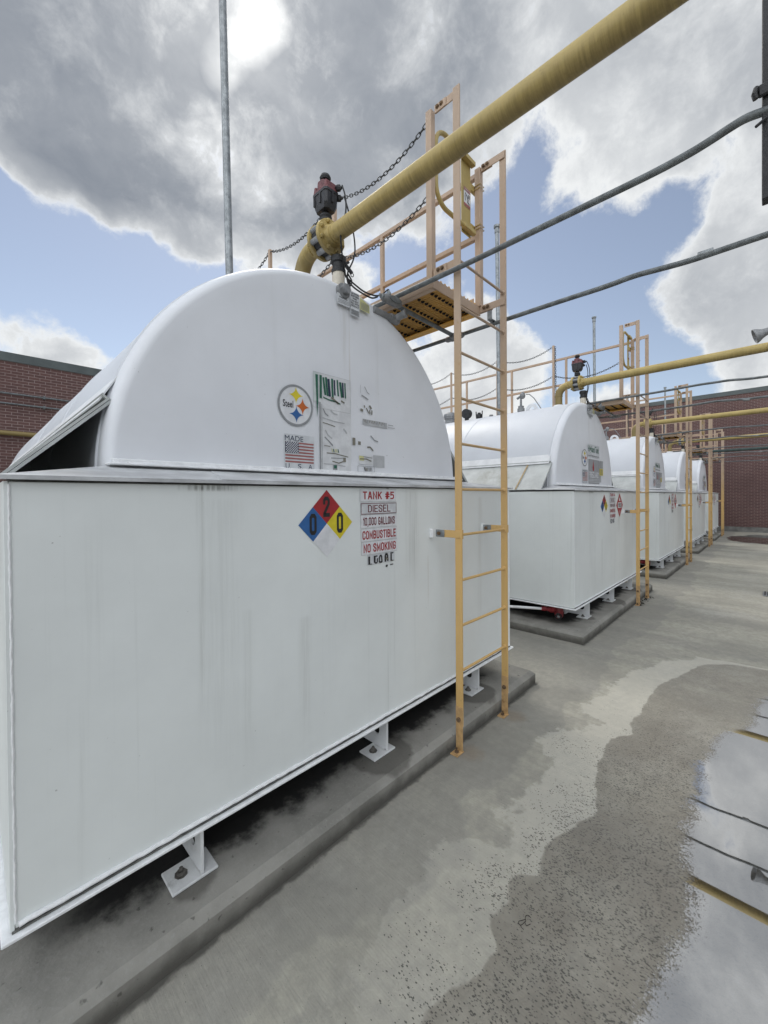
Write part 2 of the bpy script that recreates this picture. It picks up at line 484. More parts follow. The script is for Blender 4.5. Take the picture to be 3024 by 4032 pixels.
def curve_node(k, x, pts, x0, x1):
    """y(x) through pts as a Float Curve node; y is scaled to 0..1 = -0.5..1.5 m"""
    t = k.lin(x, x0, x1, 0, 1)
    fc = k.t.nodes.new('ShaderNodeFloatCurve')
    cv = fc.mapping.curves[0]
    q = [((a - x0) / (x1 - x0), (b_ + 0.5) / 2.0) for a, b_ in pts]
    cv.points[0].location = q[0]
    cv.points[1].location = q[-1]
    for p in q[1:-1]:
        cv.points.new(*p)
    for p in cv.points:
        p.handle_type = 'VECTOR'
    fc.mapping.update()
    k.l(t, fc.inputs['Value'])
    return k.m('SUBTRACT', k.m('MULTIPLY', fc.outputs[0], 2.0), 0.5)


WET = [(-2, 0.75), (0.9, 0.82), (1.13, 0.806), (1.26, 0.745), (1.36, 0.744), (1.44, 0.821), (1.555, 0.793), (1.635, 0.838), (1.71, 0.822), (1.70, 0.767)][:-1] + [
    (1.752, 0.756), (1.88, 0.786), (1.963, 0.796), (2.133, 0.74), (2.319, 0.679), (2.526, 0.745), (2.772, 0.799), (3.11, 0.818), (3.2715, 0.717), (3.397, 0.771),
    (3.61, 0.75), (3.87, 0.746), (4.26, 0.744), (4.66, 0.62), (4.97, 0.548), (5.12, 0.499), (5.32, 0.264), (5.37, 0.0), (5.40, -0.5), (8, -0.5)]
PUD = [(-2, 0.30), (1.1, 0.33), (1.47, 0.317), (1.61, 0.30), (1.79, 0.263), (1.94, 0.229), (2.1, 0.24), (2.21, 0.275), (2.31, 0.294), (2.48, 0.312), (2.83, 0.305), (3.16, 0.335),
       (3.36, 0.29), (3.49, 0.282), (3.65, 0.281), (3.76, 0.233), (3.83, 0.172), (4.03, 0.11), (4.35, 0.10), (4.65, 0.027), (4.75, -0.2), (4.85, -0.5), (8, -0.5)]


TANK_X = [1.733, 6.683, 11.646, 16.470, 21.026]


def mat_ground():
    m, k, b = new_mat('yard_concrete')
    o = coords(k)
    sx = k.n('ShaderNodeSeparateXYZ')
    k.l(o, sx.inputs[0])
    X, Y = sx.outputs[0], sx.outputs[1]
    n = k.noise(o, 1.1, 7, 0.6)
    c = k.mix(k.smooth(n, 0.3, 0.7), (0.365, 0.347, 0.285), (0.505, 0.478, 0.395))
    # stains that ran across the yard
    st = k.noise(k.mapping(o, (1.5, 0.30, 1), (2, 0, 0), (0, 0, 0.12)), 1.0, 7, 0.62)
    c = k.mix(k.smooth(st, 0.40, 0.70, 0, 0.55), c, (0.19, 0.185, 0.168))
    st3 = k.noise(k.mapping(o, (0.7, 0.9, 1), (9, 4, 0)), 1.0, 5, 0.6)
    c = k.mix(k.smooth(st3, 0.55, 0.72, 0, 0.55), c, (0.50, 0.48, 0.425))
    md = k.noise(o, 17, 6, 0.7)
    c = k.mix(k.smooth(md, 0.36, 0.66, 0.38, 0), c, (0.20, 0.195, 0.17))
    md2 = k.noise(k.mapping(o, (1, 1, 1), (5, 5, 0)), 5.5, 6, 0.65)
    c = k.mix(k.smooth(md2, 0.52, 0.68, 0, 0.35), c, (0.185, 0.18, 0.16))
    # broom finish
    br = k.noise(k.mapping(o, (130, 5, 1), (0, 0, 0), (0, 0, 0.06)), 1.0, 3, 0.6)
    c = k.mix(k.smooth(br, 0.3, 0.75, 0.0, 0.30), c, (0.24, 0.235, 0.21))
    # damp band along the plinths and old rings
    band = k.m('ADD', k.m('SUBTRACT', Y, 1.16), k.m('MULTIPLY', k.m('SUBTRACT', k.noise(o, 1.4, 5), 0.5), 0.85))
    c = k.mix(k.smooth(band, -0.02, 0.03, 0, 0.42), c, (0.20, 0.195, 0.18))
    crack = k.n('ShaderNodeTexVoronoi', feature='DISTANCE_TO_EDGE', i_Scale=0.42)
    k.l(k.vm('ADD', o, k.vm('SCALE', k.n('ShaderNodeTexNoise', i_Scale=4.0).outputs['Color']).outputs[0]).outputs[0], crack.inputs['Vector'])
    # wet apron round the puddle
    dw = k.m('SUBTRACT', curve_node(k, X, WET, -2, 8), Y)
    dw = k.m('ADD', dw, k.m('MULTIPLY', k.m('SUBTRACT', k.noise(o, 9, 5, 0.65), 0.5), 0.07))
    wet = k.smooth(dw, -0.004, 0.012)
    rn = k.m('ADD', dw, k.m('MULTIPLY', k.m('SUBTRACT', k.noise(o, 1.5, 7, 0.65), 0.5), 1.0))
    ring = k.m('MULTIPLY', k.m('MULTIPLY', k.smooth(rn, -0.31, -0.26), k.smooth(X, 1.2, 2.4, 0.35, 1.0)), k.m('SUBTRACT', 1.0, wet))
    c = k.mix(k.m('MULTIPLY', ring, 0.45), c, (0.60, 0.575, 0.50))
    # pits left by washed-out fines, mostly in the wet part
    near = k.m('MULTIPLY', k.smooth(X, 0.4, 1.2), k.smooth(X, 2.2, 4.3, 1.0, 0.10))
    pm = k.m('ADD', k.m('MULTIPLY', k.smooth(dw, -0.55, 0.25), 0.55), k.m('MULTIPLY', k.m('SUBTRACT', k.noise(o, 3.0, 5), 0.5), 1.1))
    pitmask = k.m('MULTIPLY', k.smooth(k.m('ADD', pm, k.m('MULTIPLY', k.m('SUBTRACT', k.noise(o, 11, 4), 0.5), 0.9)), 0.08, 0.75), near)
    vo = k.n('ShaderNodeTexVoronoi', feature='F1', i_Scale=210.0, i_Randomness=1.0)
    k.l(k.mapping(o, (1.0, 0.55, 1), (0, 0, 0), (0, 0, 0.5)), vo.inputs['Vector'])
    sepc = k.n('ShaderNodeSeparateColor')
    k.l(vo.outputs['Color'], sepc.inputs[0])
    rad = k.m('MULTIPLY', k.m('ADD', k.m('MULTIPLY', k.m('POWER', sepc.outputs[0], 2.0), 0.75), 0.12), k.smooth(k.m('ADD', sepc.outputs[1], k.m('MULTIPLY', pitmask, 0.9)), 0.80, 1.25))
    pit = k.smooth(k.m('SUBTRACT', rad, vo.outputs['Distance']), -0.05, 0.08)
    cw = k.mix(k.m('MULTIPLY', k.smooth(k.noise(o, 2.6, 6, 0.6), 0.25, 0.72, 0.26, 0.74), k.smooth(X, 2.4, 4.8, 1.0, 0.72)), c, (0.16, 0.14, 0.112))
    c = k.mix(wet, c, cw)
    # dark sediment under standing water
    dp = k.m('SUBTRACT', curve_node(k, X, PUD, -2, 8), Y)
    dp = k.m('ADD', dp, k.m('MULTIPLY', k.m('SUBTRACT', k.noise(o, 14, 5, 0.7), 0.5), 0.10))
    under = k.smooth(dp, -0.03, 0.05)
    c = k.mix(k.m('MULTIPLY', under, 0.8), c, (0.12, 0.098, 0.07))
    c = k.mix(k.m('MULTIPLY', pit, 0.8), c, (0.045, 0.043, 0.038))
    # scattered grit
    g = k.noise(o, 90, 3, 0.6)
    c = k.mix(k.smooth(g, 0.66, 0.74, 0, 0.55), c, (0.07, 0.068, 0.06))
    c = k.mix(k.smooth(g, 0.25, 0.33, 0.35, 0), c, (0.40, 0.39, 0.36))
    # rust round the two ladder feet by the nearest tank
    for (x, y) in ((2.30, 1.44), (2.92, 1.44)):
        d = k.vm('DISTANCE', o, (x, y, 0)).outputs['Value']
        d = k.m('ADD', d, k.m('MULTIPLY', k.m('SUBTRACT', k.noise(o, 18, 4), 0.5), 0.12))
        c = k.mix(k.smooth(d, 0.03, 0.12, 0.28, 0), c, (0.20, 0.115, 0.05))
    # moss / dirt line at the foot of the plinths
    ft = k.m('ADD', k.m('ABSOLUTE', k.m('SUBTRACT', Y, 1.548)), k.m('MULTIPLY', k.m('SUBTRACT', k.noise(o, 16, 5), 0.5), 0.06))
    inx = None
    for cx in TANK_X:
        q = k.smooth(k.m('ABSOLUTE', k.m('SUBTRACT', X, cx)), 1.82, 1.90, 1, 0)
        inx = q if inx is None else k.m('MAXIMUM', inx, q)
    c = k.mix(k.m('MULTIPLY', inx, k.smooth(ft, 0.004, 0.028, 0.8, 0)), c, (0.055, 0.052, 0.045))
    k.l(c, b.inputs['Base Color'])
    ro = k.m('SUBTRACT', k.lin(n, 0.3, 0.7, 0.82, 0.7), k.m('MULTIPLY', wet, k.smooth(k.noise(o, 60, 4), 0.3, 0.7, 0.18, 0.40)))
    k.l(ro, b.inputs['Roughness'])
    b.inputs['Specular IOR Level'].default_value = 0.5
    hh = k.m('ADD', k.m('MULTIPLY', br, 0.5), k.m('MULTIPLY', g, 0.6))
    hh = k.m('SUBTRACT', hh, k.m('MULTIPLY', pit, 1.3))
    bump(k, b, hh, 0.55, 0.006)
    return m


def mat_water():
    """thin standing water: sky mirrored on top, sediment seen through it, grains standing proud at its edge"""
    m, k, b = new_mat('standing_water')
    k.t.nodes.remove(b)
    o = coords(k)
    sx = k.n('ShaderNodeSeparateXYZ')
    k.l(o, sx.inputs[0])
    X, Y = sx.outputs[0], sx.outputs[1]
    dp = k.m('SUBTRACT', curve_node(k, X, PUD, -2, 8), Y)
    big = k.m('MULTIPLY', k.m('SUBTRACT', k.noise(o, 7, 4, 0.6), 0.5), 0.14)
    fine = k.m('MULTIPLY', k.m('SUBTRACT', k.noise(o, 120, 5, 0.75), 0.5), 0.30)
    dp = k.m('ADD', k.m('ADD', dp, big), fine)
    far = k.vm('DISTANCE', k.mapping(o, (0.42, 1.25, 1)), (9.0, 0.85, 0)).outputs['Value']
    mask = k.smooth(dp, -0.02, 0.03)
    # the second, smaller pool in front of the end wall
    e = k.vm('DISTANCE', k.mapping(o, (0.30, 0.62, 1)), (20.9 * 0.30, 0.35 * 0.62, 0.0)).outputs['Value']
    e = k.m('ADD', e, k.m('MULTIPLY', k.m('SUBTRACT', k.noise(o, 1.3, 5), 0.5), 0.55))
    mask = k.m('MAXIMUM', mask, k.smooth(e, 0.62, 0.56))
    fr = k.n('ShaderNodeLayerWeight', i_Blend=0.5)
    fac = k.m('MULTIPLY', mask, k.lin(fr.outputs['Fresnel'], 0.0, 0.7, 0.46, 0.85))
    tr = k.n('ShaderNodeBsdfTransparent')
    tr.inputs[0].default_value = (1, 1, 1, 1)
    gl = k.n('ShaderNodeBsdfGlossy')
    gl.inputs['Roughness'].default_value = 0.015
    gl.inputs['Color'].default_value = (0.95, 0.95, 0.95, 1)
    mx = k.n('ShaderNodeMixShader')
    k.l(fac, mx.inputs[0])
    k.l(tr.outputs[0], mx.inputs[1])
    k.l(gl.outputs[0], mx.inputs[2])
    out = k.t.nodes['Material Output']
    k.l(mx.outputs[0], out.inputs[0])
    return m


M['ground'] = mat_ground()
M['water'] = mat_water()


# ------------------------------------------------------------------ mesh builder
class MB:
    def __init__(self):
        self.v, self.f, self.mi = [], [], []
        self.cur = 0

    def add(self, vs, fs):
        o = len(self.v)
        self.v += [tuple(p) for p in vs]
        for f in fs:
            self.f.append([i + o for i in f])
            self.mi.append(self.cur)
        return self

    def box(self, x0, x1, y0, y1, z0, z1):
        return self.add([(x0, y0, z0), (x1, y0, z0), (x1, y1, z0), (x0, y1, z0), (x0, y0, z1), (x1, y0, z1), (x1, y1, z1), (x0, y1, z1)],
                        [(3, 2, 1, 0), (4, 5, 6, 7), (0, 1, 5, 4), (1, 2, 6, 5), (2, 3, 7, 6), (3, 0, 4, 7)])

    def bbox(self, x0, x1, y0, y1, z0, z1, c=0.003):
        """box with chamfered edges"""
        c = min(c, (x1 - x0) * .45, (y1 - y0) * .45, (z1 - z0) * .45)
        vs, idx = [], {}
        for sx in (0, 1):
            for sy in (0, 1):
                for sz in (0, 1):
                    X, Y, Z = (x0, x1)[sx], (y0, y1)[sy], (z0, z1)[sz]
                    dx, dy, dz = (c, -c)[sx], (c, -c)[sy], (c, -c)[sz]
                    idx[sx, sy, sz] = len(vs)
                    vs += [(X, Y + dy, Z + dz), (X + dx, Y, Z + dz), (X + dx, Y + dy, Z)]
        I = lambda a, b, d, k: idx[a, b, d] + k
        fs = []
        for s in (0, 1):
            q = [I(s, 0, 0, 0), I(s, 1, 0, 0), I(s, 1, 1, 0), I(s, 0, 1, 0)]
            fs.append(q if s else q[::-1])
            q = [I(0, s, 0, 1), I(1, s, 0, 1), I(1, s, 1, 1), I(0, s, 1, 1)]
            fs.append(q[::-1] if s else q)
            q = [I(0, 0, s, 2), I(1, 0, s, 2), I(1, 1, s, 2), I(0, 1, s, 2)]
            fs.append(q if s else q[::-1])
        for a in (0, 1):
            for b in (0, 1):
                fs.append([I(a, b, 0, 0), I(a, b, 1, 0), I(a, b, 1, 1), I(a, b, 0, 1)])
                fs.append([I(a, 0, b, 0), I(a, 1, b, 0), I(a, 1, b, 2), I(a, 0, b, 2)])
                fs.append([I(0, a, b, 1), I(1, a, b, 1), I(1, a, b, 2), I(0, a, b, 2)])
        for a in (0, 1):
            for b in (0, 1):
                for d in (0, 1):
                    fs.append([I(a, b, d, 0), I(a, b, d, 1), I(a, b, d, 2)])
        return self.add(vs, fs)

    def ring(self, c, ax, r, n, ph=0.0):
        ax = Vector(ax).normalized()
        t = Vector((0, 0, 1)) if abs(ax.z) < 0.9 else Vector((1, 0, 0))
        a = ax.cross(t).normalized()
        b = ax.cross(a)
        c = Vector(c)
        return [c + a * (r * math.cos(2 * PI * i / n + ph)) + b * (r * math.sin(2 * PI * i / n + ph)) for i in range(n)]

    def lathe(self, base, ax, prof, n=20, cap=True, ph=0.0):
        """prof: list of (distance along axis, radius)"""
        base = Vector(base)
        ax = Vector(ax).normalized()
        vs, fs = [], []
        for (h, r) in prof:
            vs += self.ring(base + ax * h, ax, max(r, 1e-4), n, ph)
        for j in range(len(prof) - 1):
            for i in range(n):
                fs.append((j * n + i, j * n + (i + 1) % n, (j + 1) * n + (i + 1) % n, (j + 1) * n + i))
        if cap:
            fs.append(tuple(range(n))[::-1])
            fs.append(tuple(range((len(prof) - 1) * n, len(prof) * n)))
        return self.add(vs, fs)

    def cyl(self, p0, p1, r, n=14, r1=None):
        p0, p1 = Vector(p0), Vector(p1)
        return self.lathe(p0, p1 - p0, [(0, r), ((p1 - p0).length, r if r1 is None else r1)], n)

    def tube(self, pts, r, n=10, closed=False):
        P = [Vector(p) for p in pts]
        N = len(P)
        T = []
        for i in range(N):
            a = P[(i - 1) % N] if (closed or i > 0) else P[0]
            b = P[(i + 1) % N] if (closed or i < N - 1) else P[-1]
            T.append((b - a).normalized())
        t = Vector((0, 0, 1)) if abs(T[0].z) < 0.9 else Vector((1, 0, 0))
        a = T[0].cross(t).normalized()
        vs, fs = [], []
        for i in range(N):
            a = (a - T[i] * a.dot(T[i])).normalized()
            b = T[i].cross(a)
            for j in range(n):
                th = 2 * PI * j / n
                vs.append(P[i] + a * (r * math.cos(th)) + b * (r * math.sin(th)))
        for i in range(N if closed else N - 1):
            for j in range(n):
                i2 = (i + 1) % N
                fs.append((i * n + j, i * n + (j + 1) % n, i2 * n + (j + 1) % n, i2 * n + j))
        if not closed:
            fs.append(tuple(range(n))[::-1])
            fs.append(tuple(range((N - 1) * n, N * n)))
        return self.add(vs, fs)

    def bar(self, p0, p1, w, h, up=(0, 0, 1)):
        """rectangular bar, w across, h along up"""
        p0, p1, up = Vector(p0), Vector(p1), Vector(up)
        t = (p1 - p0).normalized()
        s = t.cross(up).normalized() * (w / 2)
        u = s.cross(t).normalized() * (h / 2)
        vs = []
        for p in (p0, p1):
            vs += [p - s - u, p + s - u, p + s + u, p - s + u]
        return self.add(vs, [(0, 1, 2, 3), (7, 6, 5, 4), (0, 4, 5, 1), (1, 5, 6, 2), (2, 6, 7, 3), (3, 7, 4, 0)])

    def sheet(self, quad, th):
        """a plate: polygon of points given thickness th along its normal"""
        q = [Vector(p) for p in quad]
        nrm = (q[1] - q[0]).cross(q[2] - q[0]).normalized() * th
        n = len(q)
        vs = q + [p - nrm for p in q]
        fs = [tuple(range(n)), tuple(range(n, 2 * n))[::-1]]
        fs += [(i, i + n, (i + 1) % n + n, (i + 1) % n) for i in range(n)]
        return self.add(vs, fs)

    def poly(self, pts):
        return self.add(pts, [tuple(range(len(pts)))])

    def sphere(self, c, r, n=12, m=8, sq=(1, 1, 1)):
        c = Vector(c)
        vs, fs = [], []
        for i in range(m + 1):
            a = PI * i / m
            for j in range(n):
                b = 2 * PI * j / n
                vs.append(c + Vector((sq[0] * r * math.sin(a) * math.cos(b), sq[1] * r * math.sin(a) * math.sin(b), sq[2] * r * math.cos(a))))
        for i in range(m):
            for j in range(n):
                fs.append((i * n + j, i * n + (j + 1) % n, (i + 1) * n + (j + 1) % n, (i + 1) * n + j))
        return self.add(vs, fs)

    def build(self, name, mat, parent=None, smooth=35, loc=None):
        me = bpy.data.meshes.new(name)
        me.from_pydata(self.v, [], self.f)
        mats = mat if isinstance(mat, (list, tuple)) else [mat]
        for mm in mats:
            me.materials.append(mm)
        if len(mats) > 1:
            me.polygons.foreach_set('material_index', self.mi)
        if smooth:
            me.polygons.foreach_set('use_smooth', [True] * len(me.polygons))
            me.set_sharp_from_angle(angle=R(smooth))
        me.update()
        o = bpy.data.objects.new(name, me)
        COL.objects.link(o)
        if parent:
            o.parent = parent
        if loc:
            o.location = loc
        return o


def tag(o, label=None, cat=None, group=None, kind=None):
    if label:
        o['label'] = label
    if cat:
        o['category'] = cat
    if group:
        o['group'] = group
    if kind:
        o['kind'] = kind
    return o


def empty(name, loc=(0, 0, 0)):
    o = bpy.data.objects.new(name, None)
    COL.objects.link(o)
    o.location = loc
    o.empty_display_size = 0.2
    return o


def copy_tree(o, parent=None):
    c = o.copy()
    COL.objects.link(c)
    if parent:
        c.parent = parent
    for ch in list(o.children):
        copy_tree(ch, c)
    return c


def text_mesh(txt, size, bold=0.0, sx=1.0, spacing=1.0):
    """2D outline of a word as a mesh, returns verts (x, z) and faces, centred"""
    cu = bpy.data.curves.new('lettering', 'FONT')
    cu.body = txt
    cu.size = size
    cu.offset = bold * 1.0
    cu.space_character = spacing
    cu.align_x = 'CENTER'
    cu.align_y = 'CENTER'
    cu.resolution_u = 3
    ob = bpy.data.objects.new('lettering', cu)
    COL.objects.link(ob)
    dg = bpy.context.evaluated_depsgraph_get()
    me = bpy.data.meshes.new_from_object(ob.evaluated_get(dg))
    bpy.data.objects.remove(ob)
    vs = [(v.co.x * sx, v.co.y) for v in me.vertices]
    fs = [tuple(p.vertices) for p in me.polygons]
    bpy.data.meshes.remove(me)
    bpy.data.curves.remove(cu)
    return vs, fs


GLYPH = {
    'T': [[(0, 8), (4, 8)], [(2, 8), (2, 0)]], 'A': [[(0, 0), (1.6, 8), (2.4, 8), (4, 0)], [(0.7, 2.3), (3.3, 2.3)]], 'N': [[(0, 0), (0, 8), (4, 0), (4, 8)]],
    'K': [[(0, 0), (0, 8)], [(4, 8), (0.3, 3.3)], [(1.4, 4.7), (4.1, 0)]], '#': [[(1.2, 0), (1.8, 8)], [(2.8, 0), (3.4, 8)], [(0, 5.4), (4.6, 5.4)], [(0, 2.6), (4.6, 2.6)]],
    '5': [[(4, 8), (0.3, 8), (0.3, 4.6), (3, 4.9), (4, 4), (4, 1), (3, 0), (0.2, 0)]], '4': [[(3, 0), (3, 8), (0, 2), (4.3, 2)]],
    '3': [[(0, 6.4), (0, 7), (1, 8), (3, 8), (4, 7), (4, 5.2), (3, 4.2), (1.6, 4.2)], [(3, 4.2), (4, 3.2), (4, 1), (3, 0), (1, 0), (0, 1), (0, 1.8)]],
    '2': [[(0, 6), (0, 7), (1, 8), (3, 8), (4, 7), (4, 5.4), (0, 0.6), (0, 0), (4, 0)]], '1': [[(0.5, 6.6), (1.9, 8), (1.9, 0)]],
    '0': [[(1, 0), (0, 1), (0, 7), (1, 8), (3, 8), (4, 7), (4, 1), (3, 0), (1, 0)]], '9': [[(0, 1.6), (0, 1), (1, 0), (3, 0), (4, 1), (4, 7), (3, 8), (1, 8), (0, 7), (0, 4.8), (1, 3.8), (3, 3.8), (4, 4.6)]],
    'D': [[(0, 0), (0, 8), (2.6, 8), (4, 6.6), (4, 1.4), (2.6, 0), (0, 0)]], 'I': [[(0, 0), (0, 8)]], 'E': [[(3.6, 8), (0, 8), (0, 0), (3.6, 0)], [(0, 4.1), (3.1, 4.1)]],
    'S': [[(4, 6), (4, 7), (3, 8), (1, 8), (0, 7), (0, 5.4), (4, 2.8), (4, 1), (3, 0), (1, 0), (0, 1), (0, 2)]], 'L': [[(0, 8), (0, 0), (3.5, 0)]], ',': [[(0.4, 0.2), (-0.2, -1.6)]],
    'G': [[(4, 6), (4, 7), (3, 8), (1, 8), (0, 7), (0, 1), (1, 0), (3, 0), (4, 1), (4, 3.7), (2.3, 3.7)]], 'C': [[(4, 6), (4, 7), (3, 8), (1, 8), (0, 7), (0, 1), (1, 0), (3, 0), (4, 1), (4, 2)]],
    'M': [[(0, 0), (0, 8), (2.5, 1.5), (5, 8), (5, 0)]], 'B': [[(0, 0), (0, 8), (2.8, 8), (3.8, 7), (3.8, 5.2), (2.8, 4.2), (0, 4.2)], [(2.8, 4.2), (4, 3.2), (4, 1), (3, 0), (0, 0)]],
    'U': [[(0, 8), (0, 1), (1, 0), (3, 0), (4, 1), (4, 8)]], 'O': [[(1, 0), (0, 1), (0, 7), (1, 8), (3, 8), (4, 7), (4, 1), (3, 0), (1, 0)]], '-': [[(0, 4), (2.4, 4)]], ' ': [],
}


class Decal:
    """flat printed work on a plane of constant y, facing -y; layers lie 1.2 mm apart"""
    def __init__(self, y):
        self.y = y
        self.mb = MB()
        self.names = []
        self.lay = 0

    def ink(self, c):
        if c not in self.names:
            self.names.append(c)
        self.mb.cur = self.names.index(c)

    def pts(self, xz, c, layer):
        self.ink(c)
        self.mb.poly([(x, self.y - 0.0012 * layer, z) for x, z in xz])

    def rect(self, x0, x1, z0, z1, c, layer):
        self.pts([(x0, z0), (x1, z0), (x1, z1), (x0, z1)], c, layer)

    def frame(self, x0, x1, z0, z1, w, c, layer):
        self.rect(x0, x1, z0, z0 + w, c, layer)
        self.rect(x0, x1, z1 - w, z1, c, layer)
        self.rect(x0, x0 + w, z0 + w, z1 - w, c, layer)
        self.rect(x1 - w, x1, z0 + w, z1 - w, c, layer)

    def text(self, txt, x, z, w, h, c, layer, bold=0.0, rot=0.0):
        vs, fs = text_mesh(txt, 1.0, bold * 1.7, 1.0, 1.0 + bold * 4)
        xs = [v[0] for v in vs]
        zs = [v[1] for v in vs]
        mw, mh = max(xs) - min(xs), max(zs) - min(zs)
        cx, cz = (max(xs) + min(xs)) / 2, (max(zs) + min(zs)) / 2
        self.ink(c)
        self.mb.add([(x + (a - cx) / mw * w, self.y - 0.0012 * layer, z + (b - cz) / mh * h) for a, b in vs], fs)

    def word(self, txt, x, z, w, h, c, layer, sw=1.7, gap=2.6):
        """condensed sign lettering from strokes, fitted to w x h round (x, z)"""
        segs, cur = [], 0.0
        for ch in txt:
            if ch == ' ':
                cur += 3.6
                continue
            g = GLYPH[ch]
            xm = max(p[0] for l in g for p in l)
            for l in g:
                segs.append([(px + cur, pz) for px, pz in l])
            cur += xm + gap
        W0, H0 = cur - gap + sw, 8 + sw
        kx, kz = w / W0, h / H0
        self.ink(c)
        q = 0
        for l in segs:
            P = [(x + (a - (cur - gap) / 2) * kx, z + (b_ - 4) * kz) for a, b_ in l]
            closed = l[0] == l[-1]
            if closed:
                P = P[:-1]
            n = len(P)
            hx, hz = sw / 2 * kx, sw / 2 * kz
            # mitred ribbon worked out in glyph units, then scaled
            G = l[:-1] if closed else l
            L_, R_ = [], []
            for i in range(n):
                def nrm(a, b_):
                    d0, d1 = b_[0] - a[0], b_[1] - a[1]
                    L = math.hypot(d0, d1) or 1
                    return (-d1 / L, d0 / L)
                if closed or 0 < i < n - 1:
                    n0, n1 = nrm(G[i - 1], G[i]), nrm(G[i], G[(i + 1) % n])
                    mx, mz = n0[0] + n1[0], n0[1] + n1[1]
                    ml = mx * mx + mz * mz
                    f = 2.0 / ml if ml > 0.35 else 2.0 / 0.35
                    mx, mz = mx * f, mz * f
                    e = 0.0
                elif i == 0:
                    mx, mz = nrm(G[0], G[1])
                else:
                    mx, mz = nrm(G[-2], G[-1])
                px, pz = G[i]
                if not closed and i in (0, n - 1):      # square ends reach half a stroke further
                    a, b_ = (G[1], G[0]) if i == 0 else (G[-2], G[-1])
                    L = math.hypot(b_[0] - a[0], b_[1] - a[1]) or 1
                    ex = (b_[0] - a[0]) / L * sw / 2
                    ez = (b_[1] - a[1]) / L * sw / 2
                    px, pz = px + ex, pz + ez
                for s_, lst in ((1, L_), (-1, R_)):
                    lst.append((x + (px + s_ * mx * sw / 2 - (cur - gap) / 2) * kx, z + (pz + s_ * mz * sw / 2 - 4) * kz))
            y = self.y - 0.0012 * layer - 0.00004 * q
            q += 1
            vs = [(a, y, b_) for a, b_ in L_] + [(a, y, b_) for a, b_ in R_]
            m_ = n if closed else n - 1
            self.mb.add(vs, [(i, (i + 1) % n, n + (i + 1) % n, n + i) for i in range(m_)])

    def stroke(self, pts, w, c, layer):
        for (x0, z0), (x1, z1) in zip(pts, pts[1:]):
            dx, dz = x1 - x0, z1 - z0
            L = math.hypot(dx, dz) or 1
            nx, nz = -dz / L * w / 2, dx / L * w / 2
            self.pts([(x0 - nx, z0 - nz), (x1 - nx, z1 - nz), (x1 + nx, z1 + nz), (x0 + nx, z0 + nz)], c, layer)

    def disc(self, x, z, r0, r1, c, layer, n=40):
        self.ink(c)
        y = self.y - 0.0012 * layer
        if r0 <= 0:
            self.mb.poly([(x + r1 * math.cos(2 * PI * i / n), y, z + r1 * math.sin(2 * PI * i / n)) for i in range(n)])
            return
        vs = []
        for r in (r0, r1):
            vs += [(x + r * math.cos(2 * PI * i / n), y, z + r * math.sin(2 * PI * i / n)) for i in range(n)]
        self.mb.add(vs, [(i, (i + 1) % n, n + (i + 1) % n, n + i) for i in range(n)])

    def star(self, x, z, r, c, layer, n=7):
        """four-pointed star with hollow curved sides"""
        P = []
        for q in range(4):
            a0 = PI / 2 * q
            p0 = (math.cos(a0), math.sin(a0))
            p1 = (math.cos(a0 + PI / 2), math.sin(a0 + PI / 2))
            for i in range(n):
                t = i / n
                # quadratic curve pulled to the middle
                P.append((x + r * ((1 - t) ** 2 * p0[0] + t * t * p1[0] + 2 * t * (1 - t) * 0.12 * (p0[0] + p1[0])),
                          z + r * ((1 - t) ** 2 * p0[1] + t * t * p1[1] + 2 * t * (1 - t) * 0.12 * (p0[1] + p1[1]))))
        self.ink(c)
        y = self.y - 0.0012 * layer
        N = len(P)
        self.mb.add([(x, y, z)] + [(a, y, b) for a, b in P], [(0, 1 + i, 1 + (i + 1) % N) for i in range(N)])

    def build(self, name, parent):
        return self.mb.build(name, [INK[c] for c in self.names], parent, smooth=0)


# ------------------------------------------------------------------ setting
D = 1.7089                       # front plane of the tanks
TX = [1.733, 6.683, 11.646, 16.470, 21.026]      # tank centre lines, nearest first
HW = 1.6565
ZS = 0.116
ORD = ['nearest tank marked TANK #5', 'second tank marked TANK #4', 'third tank in the row', 'fourth tank in the row', 'farthest tank by the end wall']
XW, YW = 24.6, 12.6              # end wall, rear wall

g = MB()
g.poly([(-60, -60, 0), (90, -60, 0), (90, 60, 0), (-60, 60, 0)])
tag(g.build('ground', M['ground'], smooth=0), kind='structure')
w = MB()
w.poly([(-1.9, -1.55, 0.004), (24.3, -1.55, 0.004), (24.3, 1.45, 0.004), (-1.9, 1.45, 0.004)])
tag(w.build('puddle_water', M['water'], smooth=0), kind='structure')


